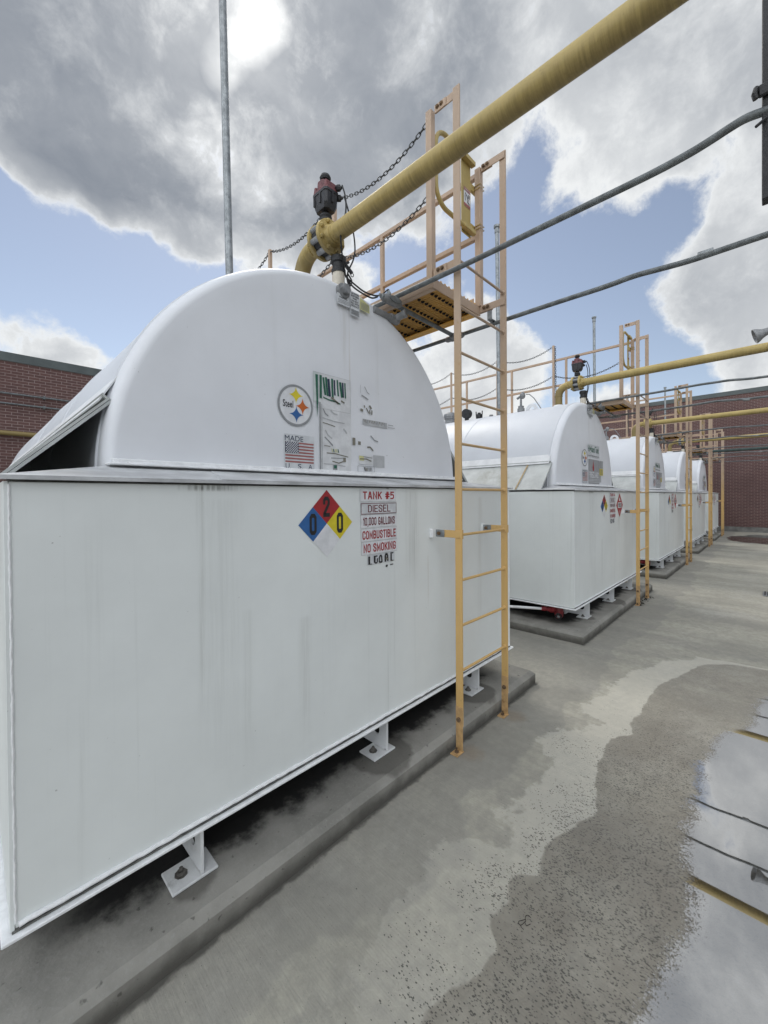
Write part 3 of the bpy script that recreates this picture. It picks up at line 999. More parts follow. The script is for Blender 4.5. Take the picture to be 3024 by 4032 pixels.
def brick_wall(name, p0, p1, th, z1, label, footing=True):
    """wall from p0 to p1 (outer faces have UVs in metres)"""
    p0, p1 = Vector((*p0, 0)), Vector((*p1, 0))
    t = (p1 - p0).normalized()
    n = Vector((-t.y, t.x, 0))
    root = empty(name, (0, 0, 0))
    L = (p1 - p0).length
    me = bpy.data.meshes.new('masonry')
    z0 = 0.23 if footing else 0.0
    vs = [p0, p1, p1 + n * th, p0 + n * th]
    V = [(v.x, v.y, z0) for v in vs] + [(v.x, v.y, z1) for v in vs]
    F = [(0, 1, 5, 4), (1, 2, 6, 5), (2, 3, 7, 6), (3, 0, 4, 7), (4, 5, 6, 7)]
    me.from_pydata(V, [], F)
    uvl = me.uv_layers.new(name='UVMap')
    UV = [[(0, z0), (L, z0), (L, z1), (0, z1)], [(0, z0), (th, z0), (th, z1), (0, z1)]] * 2 + [[(0, 0), (L, 0), (L, th), (0, th)]]
    for p, u in zip(me.polygons, UV):
        for li, c in zip(p.loop_indices, u):
            uvl.data[li].uv = c
    me.materials.append(M['brick'])
    o = bpy.data.objects.new('masonry', me)
    COL.objects.link(o)
    o.parent = root
    a = MB()
    q = [p0 - n * 0.03 - t * 0.03, p1 - n * 0.03 + t * 0.03, p1 + n * (th + 0.03) + t * 0.03, p0 + n * (th + 0.03) - t * 0.03]
    a.add([(v.x, v.y, z1 + 0.001) for v in q] + [(v.x, v.y, z1 + 0.20) for v in q], [(3, 2, 1, 0), (4, 5, 6, 7), (0, 1, 5, 4), (1, 2, 6, 5), (2, 3, 7, 6), (3, 0, 4, 7)])
    a.build('coping', M['coping'], root, smooth=0)
    if footing:
        a = MB()
        q = [p0 - n * 0.05, p1 - n * 0.05, p1 + n * (th + .05), p0 + n * (th + .05)]
        a.add([(v.x, v.y, 0.0) for v in q] + [(v.x, v.y, 0.229) for v in q], [(3, 2, 1, 0), (4, 5, 6, 7), (0, 1, 5, 4), (1, 2, 6, 5), (2, 3, 7, 6), (3, 0, 4, 7)])
        a.build('footing', M['footing'], root, smooth=0)
    tag(root, label, 'brick wall')
    return root


brick_wall('brick_wall', (XW, 13.5), (XW, -6.0), 0.4, 6.30, 'tall dark red brick wall with grey coping closing the far end of the yard')
brick_wall('brick_wall', (-14, YW), (XW - 0.02, YW), 0.4, 4.88, 'lower red brick wall with grey coping running behind the tanks')
# lines clipped to the rear wall
for z, r, mt, nm, lab, cat in ((4.13, 0.022, 'conduit', 'wall_conduit', 'upper thin grey conduit clipped to the rear brick wall at left', 'conduit'),
                               (3.90, 0.022, 'conduit', 'wall_conduit', 'lower thin grey conduit clipped to the rear brick wall at left', 'conduit'),
                               (3.225, 0.055, 'pipe', 'wall_pipe', 'pale yellow pipe running along the rear brick wall at left', 'pipe')):
    a = MB()
    a.cyl((-14, YW - 0.09, z), (6, YW - 0.09, z), r, 12)
    for i in range(10):
        x = -13.4 + 2.1 * i
        a.box(x - 0.02, x + 0.02, YW - 0.12 - r * 0.5, YW - 0.001, z - r - 0.012, z + r + 0.012)
    o = a.build(nm, M[mt])
    tag(o, lab, cat)

# the building the pipes run to, well behind the photographer
a = MB()
a.box(-6, XW - 0.05, -8.0, -7.0, 0, 4.3)
b_ = empty('plant_building')
a.build('wall', M['precast'], b_, smooth=0)
a = MB()
a.box(-6.05, XW - 0.02, -8.05, -6.95, 4.301, 4.5)
a.build('coping', M['coping'], b_, smooth=0)
tag(b_, 'pale plant building that the pipes and conduits run into', 'building')
# steel rack behind the photographer that carries conduits, strut and loudspeaker
b_ = empty('pipe_rack')
a = MB()
a.bbox(-4, 26, -1.29, -1.21, 5.45, 5.55, 0.005)
a.build('beam', M['dark'], b_, smooth=0)
for x in (-3.5, 14.0):
    a = MB()
    a.bbox(x - 0.05, x + 0.05, -1.30, -1.20, 0.0, 5.449, 0.005)
    a.build('column', M['dark'], b_, smooth=0)
tag(b_, 'dark steel rack behind the photographer holding the overhead lines', 'pipe rack')


# ------------------------------------------------------------------ concrete plinth
def make_pad():
    x0, x1, y0, y1, c = -HW - 0.18, HW + 0.18, -0.158, 7.6, 0.035
    a = MB()
    N = 40
    def edge(z, ins):
        return [(x0 + ins, y0 + ins, z), (x1 - ins, y0 + ins, z), (x1 - ins, y1 - ins, z), (x0 + ins, y1 - ins, z)]
    v = edge(0.0, 0) + edge(ZS - 0.030, 0) + edge(ZS, c)
    f = []
    for l in (0, 4):
        f += [(l + i, l + (i + 1) % 4, l + 4 + (i + 1) % 4, l + 4 + i) for i in range(4)]
    f.append((8, 9, 10, 11))
    a.add(v, f)
    return a.build('concrete_plinth', M['pad'], smooth=0)


# ------------------------------------------------------------------ tank
TL = 7.2                  # length of the dike box
RS, ZC = 1.335, 1.80      # shell radius and axis height


def make_tank():
    root = empty('storage_tank')
    # -- dike box
    a = MB()
    a.bbox(-HW + 0.012, HW - 0.012, 0.0, TL, 0.352, 1.757, 0.002)
    for s in (-1, 1):                       # side plates stand proud of the front plate
        x0, x1 = (-HW, -HW + 0.011) if s < 0 else (HW - 0.011, HW)
        a.bbox(x0, x1, -0.003, TL + 0.003, 0.350, 1.759, 0.001)
    a.build('dike_box', M['box'], root, smooth=0)
    a = MB()                                # weld beads, slightly uneven
    rnd = random.Random(3)
    for s in (-1, 1):
        P = [(s * (HW - 0.013 + rnd.uniform(-.0015, .0015)), -0.0005 + rnd.uniform(-.0008, .0008), 0.37 + 1.38 * i / 90) for i in range(91)]
        a.tube(P, 0.0045, 6)
    P = [(-HW + 0.02 + (2 * HW - 0.04) * i / 150, -0.006 + rnd.uniform(-.0018, .0018), 0.366 + rnd.uniform(-.0015, .0015)) for i in range(151)]
    a.tube(P, 0.0085, 6)
    a.build('weld_bead', M['white_clean'], root)
    a = MB()
    a.box(-HW + 0.004, HW - 0.004, -0.008, TL, 0.3455, 0.3515)
    a.build('groove', M['gap'], root, smooth=0)
    a = MB()
    a.bbox(-HW - 0.022, HW + 0.022, -0.028, TL + 0.028, 0.331, 0.344, 0.003)
    a.build('base_plate', M['white_clean'], root, smooth=0)
    # -- sloping lid sheets round the dome
    a = MB()
    e = 0.024
    zl, zh, yh = 1.777, 1.842, 0.342
    A0, A1 = (-HW - e, -e, zl), (HW + e, -e, zl)
    B0, B1 = (-1.325, yh, zh), (1.325, yh, zh)
    C0, C1 = (-HW - e, 0.46, zl + 0.006), (HW + e, 0.46, zl + 0.006)
    xs = [-HW - e, -0.98, -0.35, 0.28, 0.93, HW + e]
    xb = [-1.325, -0.88, -0.30, 0.26, 0.86, 1.325]
    for i in range(5):
        dz = 0.0025 * (i % 2)
        a.sheet([(xs[i] + .001, -e, zl + dz + rnd.uniform(-.002, .002)), (xs[i + 1], -e, zl + dz + rnd.uniform(-.002, .002)), (xb[i + 1], yh, zh + dz), (xb[i] + .001, yh, zh + dz)], 0.004)
    a.sheet([A0, B0, C0], 0.004)
    a.sheet([A1, C1, B1], 0.004)
    a.sheet([A0, (A0[0], A0[1], zl - 0.013), (A1[0], A1[1], zl - 0.013), A1], 0.003)
    a.build('lid', M['lid'], root, smooth=0)
    a = MB()
    a.box(-HW + 0.02, HW - 0.02, 0.012, TL - 0.05, 1.7575, 1.764)
    a.build('deck', M['gap'], root, smooth=0)
    # -- shell and head
    a = MB()
    n = 96
    prof = []                                 # (y, radius)
    kr, ky = 0.055, 0.075
    y0 = 0.350
    for i in range(9):
        t = PI / 2 * i / 8
        prof.append((y0 + ky * (1 - math.cos(t)), RS - kr + kr * math.sin(t)))
    ys = [y0 + ky + 0.012]
    vs, fs = [], []
    def half(y, r):
        return [(r * math.cos(PI * i / n), y, ZC + r * math.sin(PI * i / n)) for i in range(n + 1)]
    inner = [(y0 - 0.012, 0.0), (y0 - 0.012, 0.35), (y0 - 0.010, 0.7), (y0 - 0.005, 1.0), (y0 - 0.001, RS - kr - 0.05)]
    full = inner + prof + [(y0 + ky + 0.02, RS)]
    for (y, r) in full:
        vs += half(y, max(r, 0.001))
    for j in range(len(full) - 1):
        for i in range(n):
            fs.append((j * (n + 1) + i, (j + 1) * (n + 1) + i, (j + 1) * (n + 1) + i + 1, j * (n + 1) + i + 1))
    a.add(vs, fs)
    a.build('tank_head', M['dome'], root, smooth=60)
    a = MB()
    ya = y0 + ky + 0.026
    full = [(ya - 0.016, RS), (ya - 0.010, RS + 0.007), (ya - 0.002, RS + 0.008), (ya + 0.006, RS + 0.001), (1.9, RS), (1.905, RS + 0.006), (1.915, RS + 0.006), (1.92, RS),
            (3.4, RS), (3.405, RS + 0.006), (3.415, RS + 0.006), (3.42, RS), (5.0, RS), (6.75, RS), (6.80, RS - 0.04), (6.83, RS - 0.2), (6.84, 0.01)]
    vs, fs = [], []
    for (y, r) in full:
        vs += half(y, r)
    for j in range(len(full) - 1):
        for i in range(n):
            fs.append((j * (n + 1) + i, (j + 1) * (n + 1) + i, (j + 1) * (n + 1) + i + 1, j * (n + 1) + i + 1))
    a.add(vs, fs)
    a.build('shell', M['shell'], root, smooth=40)
    a = MB()                                # strip at the foot of the head
    a.bbox(-1.32, 1.35, 0.285, 0.36, 1.846, 1.856, 0.003)
    a.bbox(-1.30, 1.30, 0.318, 0.345, 1.853, 1.876, 0.003)
    for i in range(7):
        x = -1.2 + 0.37 * i + rnd.uniform(-.1, .1)
        a.bbox(x, x + rnd.uniform(.12, .3), 0.305, 0.33, 1.856, 1.862, 0.002)
    a.build('head_flange', M['white_clean'], root, smooth=0)
    # -- rain shields along both flanks
    for s in (-1, 1):
        a = MB()
        th = R(14.5)
        P = lambda r, t, y: (s * r * math.cos(t), y, ZC + r * math.sin(t))
        ys0, ys1 = 0.395, 6.75
        # drip strip, tangential to the shell
        top = [P(RS + 0.002, R(20.0), ys0 + .03), P(RS + 0.002, R(20.0), ys1)]
        low = [(s * 1.330, ys1, 2.135), (s * 1.330, ys0 + .03, 2.135)]
        q = top + low
        a.sheet(q if s < 0 else q[::-1], 0.006)
        a.build('drip_strip', M['white'], root, smooth=0)
        a = MB()
        q = [(s * 1.296, ys0, 2.150), (s * 1.296, ys1, 2.150), (s * 1.660, ys1, 1.785), (s * 1.660, ys0, 1.785)]
        a.sheet(q if s < 0 else q[::-1], 0.010)
        # folded lip along the front end and the upper hook
        nx, nz = s * 0.708, 0.706
        a.bar((s * 1.290 - nx * 0.014, ys0 + 0.004, 2.150 - nz * 0.014), (s * 1.650 - nx * 0.014, ys0 + 0.004, 1.79 - nz * 0.014), 0.008, 0.012, (nx, 0, nz))
        a.bar((s * 1.298 + nx * 0.014, ys0 + 0.01, 2.146 + nz * 0.014), (s * 1.298 + nx * 0.014, ys1, 2.146 + nz * 0.014), 0.008, 0.028, (nx, 0, nz))
        for i in range(1, 4):
            yy = ys0 + i * 1.7
            a.bar((s * 1.32 + nx * 0.006, yy, 2.126 + nz * 0.006), (s * 1.655 + nx * 0.006, yy, 1.79 + nz * 0.006), 0.05, 0.006, (nx, 0, nz))
        a.build('rain_shield', M['skirt'], root, smooth=0)
    # -- feet
    for x in (-1.095, 0.03, 1.11):
        f = empty('foot')
        f.parent = root
        a = MB()
        a.bbox(x - 0.092, x + 0.092, -0.002, 0.135, ZS + 0.001, ZS + 0.013, 0.003)
        a.build('base', M['footplate'], f, smooth=0)
        a = MB()
        xp = x + 0.028
        # web plate with a round hole: a ring of quads from the hole to the outline
        yc, zc, hr = 0.105, 0.236, 0.035
        zt, zb_, yl, yr = 0.331, ZS + 0.0145, 0.012, 0.60
        nn = 32
        for xx in (xp - 0.006, xp + 0.006):
            vs, fs = [], []
            for i in range(nn):
                t = 2 * PI * i / nn
                cy, cz = math.cos(t), math.sin(t)
                vs.append((xx, yc + hr * cy, zc + hr * cz))
                k1 = [(yl - yc) / cy if cy < -1e-6 else 9, (yr - yc) / cy if cy > 1e-6 else 9, (zb_ - zc) / cz if cz < -1e-6 else 9, (zt - zc) / cz if cz > 1e-6 else 9]
                k1 = min(k1)
                vs.append((xx, yc + k1 * cy, zc + k1 * cz))
            fs = [(2 * i, 2 * ((i + 1) % nn), 2 * ((i + 1) % nn) + 1, 2 * i + 1) for i in range(nn)]
            a.add(vs, fs)
        vs = []
        for i in range(nn):
            t = 2 * PI * i / nn
            vs += [(xp - 0.006, yc + hr * math.cos(t), zc + hr * math.sin(t)), (xp + 0.006, yc + hr * math.cos(t), zc + hr * math.sin(t))]
        a.add(vs, [(2 * i, 2 * i + 1, 2 * ((i + 1) % nn) + 1, 2 * ((i + 1) % nn)) for i in range(nn)])
        a.bbox(xp - 0.0065, xp + 0.0065, 0.006, 0.0135, zb_, zt, 0.001)
        a.box(xp - 0.006, xp + 0.006, 0.61, 6.9, zb_ + 0.03, zt)
        a.bbox(x - 0.09, xp - 0.006, 0.27, 0.285, zb_, zt, 0.002)          # cross gusset
        a.build('web', M['white'], f, smooth=30)
        a = MB()
        a.lathe((x - 0.035, 0.070, ZS + 0.0135), (0, 0, 1), [(0, 0.026), (0.003, 0.026), (0.003, 0.016), (0.016, 0.015), (0.016, 0.008), (0.028, 0.008)], 8)
        a.build('anchor_bolt', M['oldbolt'], f)
    # -- fittings along the crown
    a = MB()
    a.bbox(-0.010, 0.010, 1.14, 1.34, 3.12, 3.17, 0.002)
    P = [(0.1 * math.cos(PI * i / 16), 0.1 * math.sin(PI * i / 16)) for i in range(17)]
    vs, fs = [], []
    for xx in (-0.010, 0.010):
        for (c_, s_) in P:
            vs.append((xx, 1.24 + c_, 3.17 + s_))
        for (c_, s_) in P:
            vs.append((xx, 1.24 + 0.045 * c_ / 0.1, 3.175 + 0.045 * s_ / 0.1))
    q = 17
    for i in range(16):
        fs += [(i, i + 1, q + i + 1, q + i), (2 * q + i + 1, 2 * q + i, 3 * q + i, 3 * q + i + 1), (i + 1, i, 2 * q + i, 2 * q + i + 1), (q + i, q + i + 1, 3 * q + i + 1, 3 * q + i)]
    a.add(vs, fs)
    a.build('lifting_lug', M['white'], root, smooth=30)
    a = MB()
    a.lathe((0, 1.43, 3.10), (0, 0, 1), [(0, 0.05), (0.06, 0.05), (0.06, 0.06), (0.12, 0.06), (0.13, 0.045), (0.16, 0.05), (0.16, 0.02), (0.30, 0.016)], 14)
    a.sphere((0, 1.40, 3.44), 0.06, 14, 8, (1, 0.7, 1))
    a.cyl((0, 1.42, 3.44), (0, 1.50, 3.40), 0.022, 8)
    a.tube([(0, 1.34, 3.45), (0, 1.28, 3.44), (0, 1.20, 3.36), (0.03, 1.12, 3.22), (0.04, 1.08, 3.14)], 0.008, 6)
    a.build('level_gauge', M['cast'], root)
    a = MB()
    a.lathe((0, 2.0, 3.11), (0, 0, 1), [(0, 0.085), (0.03, 0.085), (0.03, 0.05), (0.055, 0.05), (0.055, 0.035), (0.085, 0.035)], 8)
    a.build('bung_plug', M['cast'], root, smooth=20)
    a = MB()
    a.lathe((0, 2.25, 3.10), (0, 0, 1), [(0, 0.045), (0.07, 0.045), (0.07, 0.052), (0.14, 0.052), (0.14, 0.03), (0.17, 0.03)], 12)
    for sx in (-1, 1):
        a.bar((0, 2.25 + sx * 0.058, 3.17), (0, 2.25 + sx * 0.066, 3.30), 0.018, 0.012, (0, 1, 0))
    a.build('coupling_cap', M['dark'], root)
    a = MB()
    a.cyl((0, 2.52, 3.10), (0, 2.52, 3.22), 0.04, 12)
    a.lathe((-0.05, 2.52, 3.29), (1, 0, 0), [(0, 0.09), (0.1, 0.09)], 18)
    a.build('clock_gauge', M['dark'], root)
    a = MB()
    a.lathe((0, 2.9, 3.08), (0, 0, 1), [(0, 0.10), (0.16, 0.10), (0.16, 0.12), (0.20, 0.12), (0.20, 0.13), (0.25, 0.125), (0.28, 0.09), (0.285, 0.0)], 20)
    a.build('emergency_vent', [M['cast']], root)
    a = MB()
    a.lathe((0, 0.79, 3.06), (0, 0, 1), [(0, 0.095), (0.09, 0.09), (0.11, 0.072)], 24)
    a.build('riser_collar', M['white'], root)
    # test port on the head, with its plug
    a = MB()
    a.lathe((0.010, 0.355, 3.062), (0, -1, 0.12), [(0, 0.052), (0.03, 0.050), (0.034, 0.040)], 20)
    a.lathe((0.010, 0.325, 3.066), (0, -1, 0.12), [(0, 0.036), (0.03, 0.036), (0.032, 0.03)], 6)
    a.build('test_port', M['cast'], root, smooth=25)
    a = MB()
    a.bbox(0.48, 0.505, -0.03, -0.0005, 1.42, 1.48, 0.003)
    a.bbox(1.16, 1.185, -0.03, -0.0005, 1.42, 1.48, 0.003)
    a.build('ladder_lug', M['white_clean'], root, smooth=0)
    return root


HY = 0.3365                     # plane of the head for printed work


def decals_common(root, num, first):
    """printed work on the box front and on the dome"""
    # hazard diamond
    cx, cz, h = (-0.405, 1.5625, 0.179) if first else (-0.45, 1.552, 0.166)
    d = Decal(-0.0006)
    q = h / 2
    d.pts([(cx, cz), (cx + q, cz + q), (cx, cz + h), (cx - q, cz + q)], 'red', 1)
    d.pts([(cx, cz), (cx - q, cz + q), (cx - h, cz), (cx - q, cz - q)], 'blue', 1)
    d.pts([(cx, cz), (cx + q, cz - q), (cx + h, cz), (cx + q, cz + q)], 'yellow', 1)
    d.pts([(cx, cz), (cx - q, cz - q), (cx, cz - h), (cx + q, cz - q)], 'white', 1)
    d.word('2', cx - 0.002, cz + q, 0.044, 0.108, 'black', 2, 1.9)
    d.word('0', cx - q, cz, 0.044, 0.110, 'black', 2, 1.9)
    d.word('0', cx + q, cz, 0.044, 0.110, 'black', 2, 1.9)
    d.build('hazard_diamond', root)
    # column of plates
    x0, x1 = (-0.166, 0.143) if first else (-0.19, 0.10)
    xm = (x0 + x1) / 2
    wd = x1 - x0
    rows = [('TANK #' + num, 1.7495, 1.6735, 'red', 0.86, 0.60, 0.018), ('DIESEL', 1.6685, 1.5985, 'dkred', 0.62, 0.62, 0.0),
            ('10,000 GALLONS', 1.5965, 1.5205, 'dkred', 0.88, 0.62, 0.012), ('COMBUSTIBLE', 1.5165, 1.4415, 'red', 0.92, 0.66, 0.018), ('NO SMOKING', 1.4395, 1.3635, 'red', 0.89, 0.66, 0.016)]
    dxs = [0, 0.004, 0.003, 0.005, 0.008]
    for (t, z1, z0, c, fw, fh, bo), dx in zip(rows, dxs):
        d = Decal(-0.0006)
        d.rect(x0 + dx, x1 + dx, z0, z1, 'midgrey', 1)
        d.rect(x0 + dx + 0.0015, x1 + dx - 0.0015, z0 + 0.0015, z1 - 0.0015, 'off' if t in ('DIESEL',) else 'white', 2)
        if t == 'DIESEL':
            d.frame(x0 + dx + 0.004, x1 + dx - 0.004, z0 + 0.003, z1 - 0.003, 0.003, 'dkred', 3)
        d.word(t, xm + dx, (z0 + z1) / 2, wd * fw, (z1 - z0) * fh, c, 3, 1.1 if t == 'DIESEL' else 1.5, 2.6 if t != 'DIESEL' else 2.2)
        d.build('sign_plate', root)
    if first:
        # the last plate is smeared past reading
        d = Decal(-0.0006)
        d.rect(-0.110, 0.123, 1.303, 1.361, 'off', 1)
        d.frame(-0.110, 0.123, 1.303, 1.361, 0.0015, 'midgrey', 2)
        K = 'black'
        d.rect(-0.103, -0.088, 1.306, 1.352, K, 2)
        d.rect(-0.103, -0.074, 1.304, 1.308, K, 3)
        d.rect(-0.058, -0.043, 1.310, 1.352, K, 2)
        d.rect(-0.058, -0.028, 1.345, 1.352, K, 3)
        d.stroke([(-0.05, 1.312), (-0.04, 1.306), (-0.030, 1.312), (-0.028, 1.335)], 0.009, K, 3)
        d.stroke([(-0.012, 1.308), (-0.012, 1.335), (-0.003, 1.350), (0.008, 1.345), (0.011, 1.308), (-0.012, 1.309)], 0.010, K, 3)
        d.stroke([(0.040, 1.306), (0.040, 1.345), (0.050, 1.355), (0.060, 1.345), (0.062, 1.308)], 0.013, K, 3)
        d.stroke([(0.044, 1.330), (0.060, 1.318)], 0.012, 'brown', 4)
        d.rect(0.086, 0.114, 1.350, 1.357, K, 2)
        d.rect(0.086, 0.098, 1.306, 1.349, K, 3)
        d.rect(0.088, 0.112, 1.305, 1.310, K, 4)
        d.rect(0.084, 0.112, 1.280, 1.286, K, 2)
        d.pts([(0.043, 1.272), (0.058, 1.272), (0.064, 1.280), (0.058, 1.287), (0.045, 1.284)], K, 2)
        d.build('sign_plate', root)
    else:
        d = Decal(-0.0006)
        d.rect(-0.165, 0.055, 1.290, 1.360, 'off', 1)
        d.word('K2-0' + num, -0.055, 1.325, 0.19, 0.060, 'black', 2, 1.5)
        d.build('sign_plate', root)
        d = Decal(-0.0006)
        cx, cz, h = 0.342, 1.553, 0.186
        d.pts([(cx, cz - h), (cx + h, cz), (cx, cz + h), (cx - h, cz)], 'red', 1)
        d.rect(cx - 0.105, cx + 0.105, cz - 0.042, cz + 0.042, 'white', 2)
        d.word('1993', cx, cz, 0.175, 0.062, 'black', 3, 1.4)
        d.word('3', cx, cz - 0.108, 0.028, 0.045, 'white', 2, 1.5)
        d.pts([(cx - 0.03, cz + 0.062), (cx + 0.03, cz + 0.062), (cx + 0.035, cz + 0.085), (cx + 0.012, cz + 0.098), (cx + 0.010, cz + 0.14), (cx - 0.012, cz + 0.105), (cx - 0.03, cz + 0.115), (cx - 0.035, cz + 0.08)], 'white', 2)
        d.build('hazard_placard', root)
    # round badge
    lx, lz, lr = (-0.3675, 2.250, 0.1235) if first else (-0.197, 2.276, 0.130)
    d = Decal(HY)
    d.disc(lx, lz, 0, lr - 0.012, 'white', 1)
    d.disc(lx, lz, lr - 0.014, lr, 'grey', 2)
    s = lr / 0.1235
    for (ox, oz, c) in ((0.002, 0.062, 'yellow'), (0.048, 0.000, 'orange'), (0.004, -0.052, 'blue')):
        d.star(lx + ox * s, lz + oz * s, 0.050 * s, c, 2)
    d.text('Steel', lx - 0.053 * s, lz + 0.004 * s, 0.070 * s, 0.042 * s, 'black', 2, 0.01)
    d.build('round_badge', root)
    # flag sticker
    fx0, fx1, fz0, fz1 = (-0.443, -0.241, 1.910, 2.032) if first else (-0.29, -0.07, 1.932, 2.057)
    fw, fh = fx1 - fx0, fz1 - fz0
    d = Decal(HY)
    d.rect(fx0 - 0.006, fx1 + 0.006, fz0 - 0.045, fz1 + 0.045, 'off', 1)
    for i in range(13):
        if i % 2 == 0:
            d.rect(fx0, fx1, fz1 - fh * (i + 1) / 13, fz1 - fh * i / 13, 'stripe', 2)
    d.rect(fx0, fx0 + fw * 0.46, fz1 - fh * 7 / 13, fz1, 'navy', 3)
    for r_ in range(9):
        for c_ in range(6 - r_ % 2):
            d.disc(fx0 + fw * 0.46 * ((c_ + 0.5 + 0.5 * (r_ % 2)) / 6), fz1 - fh * 7 / 13 * (r_ + 0.6) / 9.2, 0, 0.0042, 'white', 4, 6)
    if first:
        d.text('MADE', fx0 + 0.062, fz1 + 0.021, 0.128, 0.031, 'navy', 2)
    else:
        d.text('MADE IN', fx0 + fw / 2, fz1 + 0.021, 0.21, 0.031, 'navy', 2)
    for ch, xx in (('U.', 0.02), ('S.', 0.105), ('A.', 0.18)):
        d.text(ch, fx0 + xx, fz0 - 0.021, 0.036, 0.029, 'navy', 2)
    d.build('flag_sticker', root)
    # notices round the test port
    d = Decal(HY - 0.010)
    d.rect(-0.052, 0.055, 2.965, 3.035, 'off', 1)
    d.text('WARNING', 0.0, 3.012, 0.07, 0.014, 'black', 2, 0.01)
    for i in range(3):
        d.rect(-0.045, 0.048, 2.994 - 0.009 * i, 2.997 - 0.009 * i, 'grey', 2)
    d.build('notice_sticker', root)
    d = Decal(HY - 0.012)
    d.rect(0.062, 0.142, 2.925, 3.085, 'off', 1)
    for i, t in enumerate(('LEAK DETECTION', 'MONITORING', 'PORT', 'DO NOT', 'FILL WITH', 'PRODUCT')):
        d.text(t, 0.102, 3.072 - 0.0165 * i, 0.010 * min(len(t), 7), 0.012, 'black', 2, 0.02)
    for i in range(6):
        d.rect(0.067, 0.137, 2.932 + 0.006 * i, 2.9345 + 0.006 * i, 'black', 2)
    d.build('notice_sticker', root)
    d = Decal(HY - 0.011)
    d.pts([(0.148, 2.990), (0.240, 2.985), (0.238, 3.040), (0.150, 3.070)], 'paleyellow', 1)
    for i in range(6):
        d.rect(0.155, 0.232, 2.995 + 0.008 * i, 2.998 + 0.008 * i, 'grey', 2)
    d.build('notice_sticker', root)


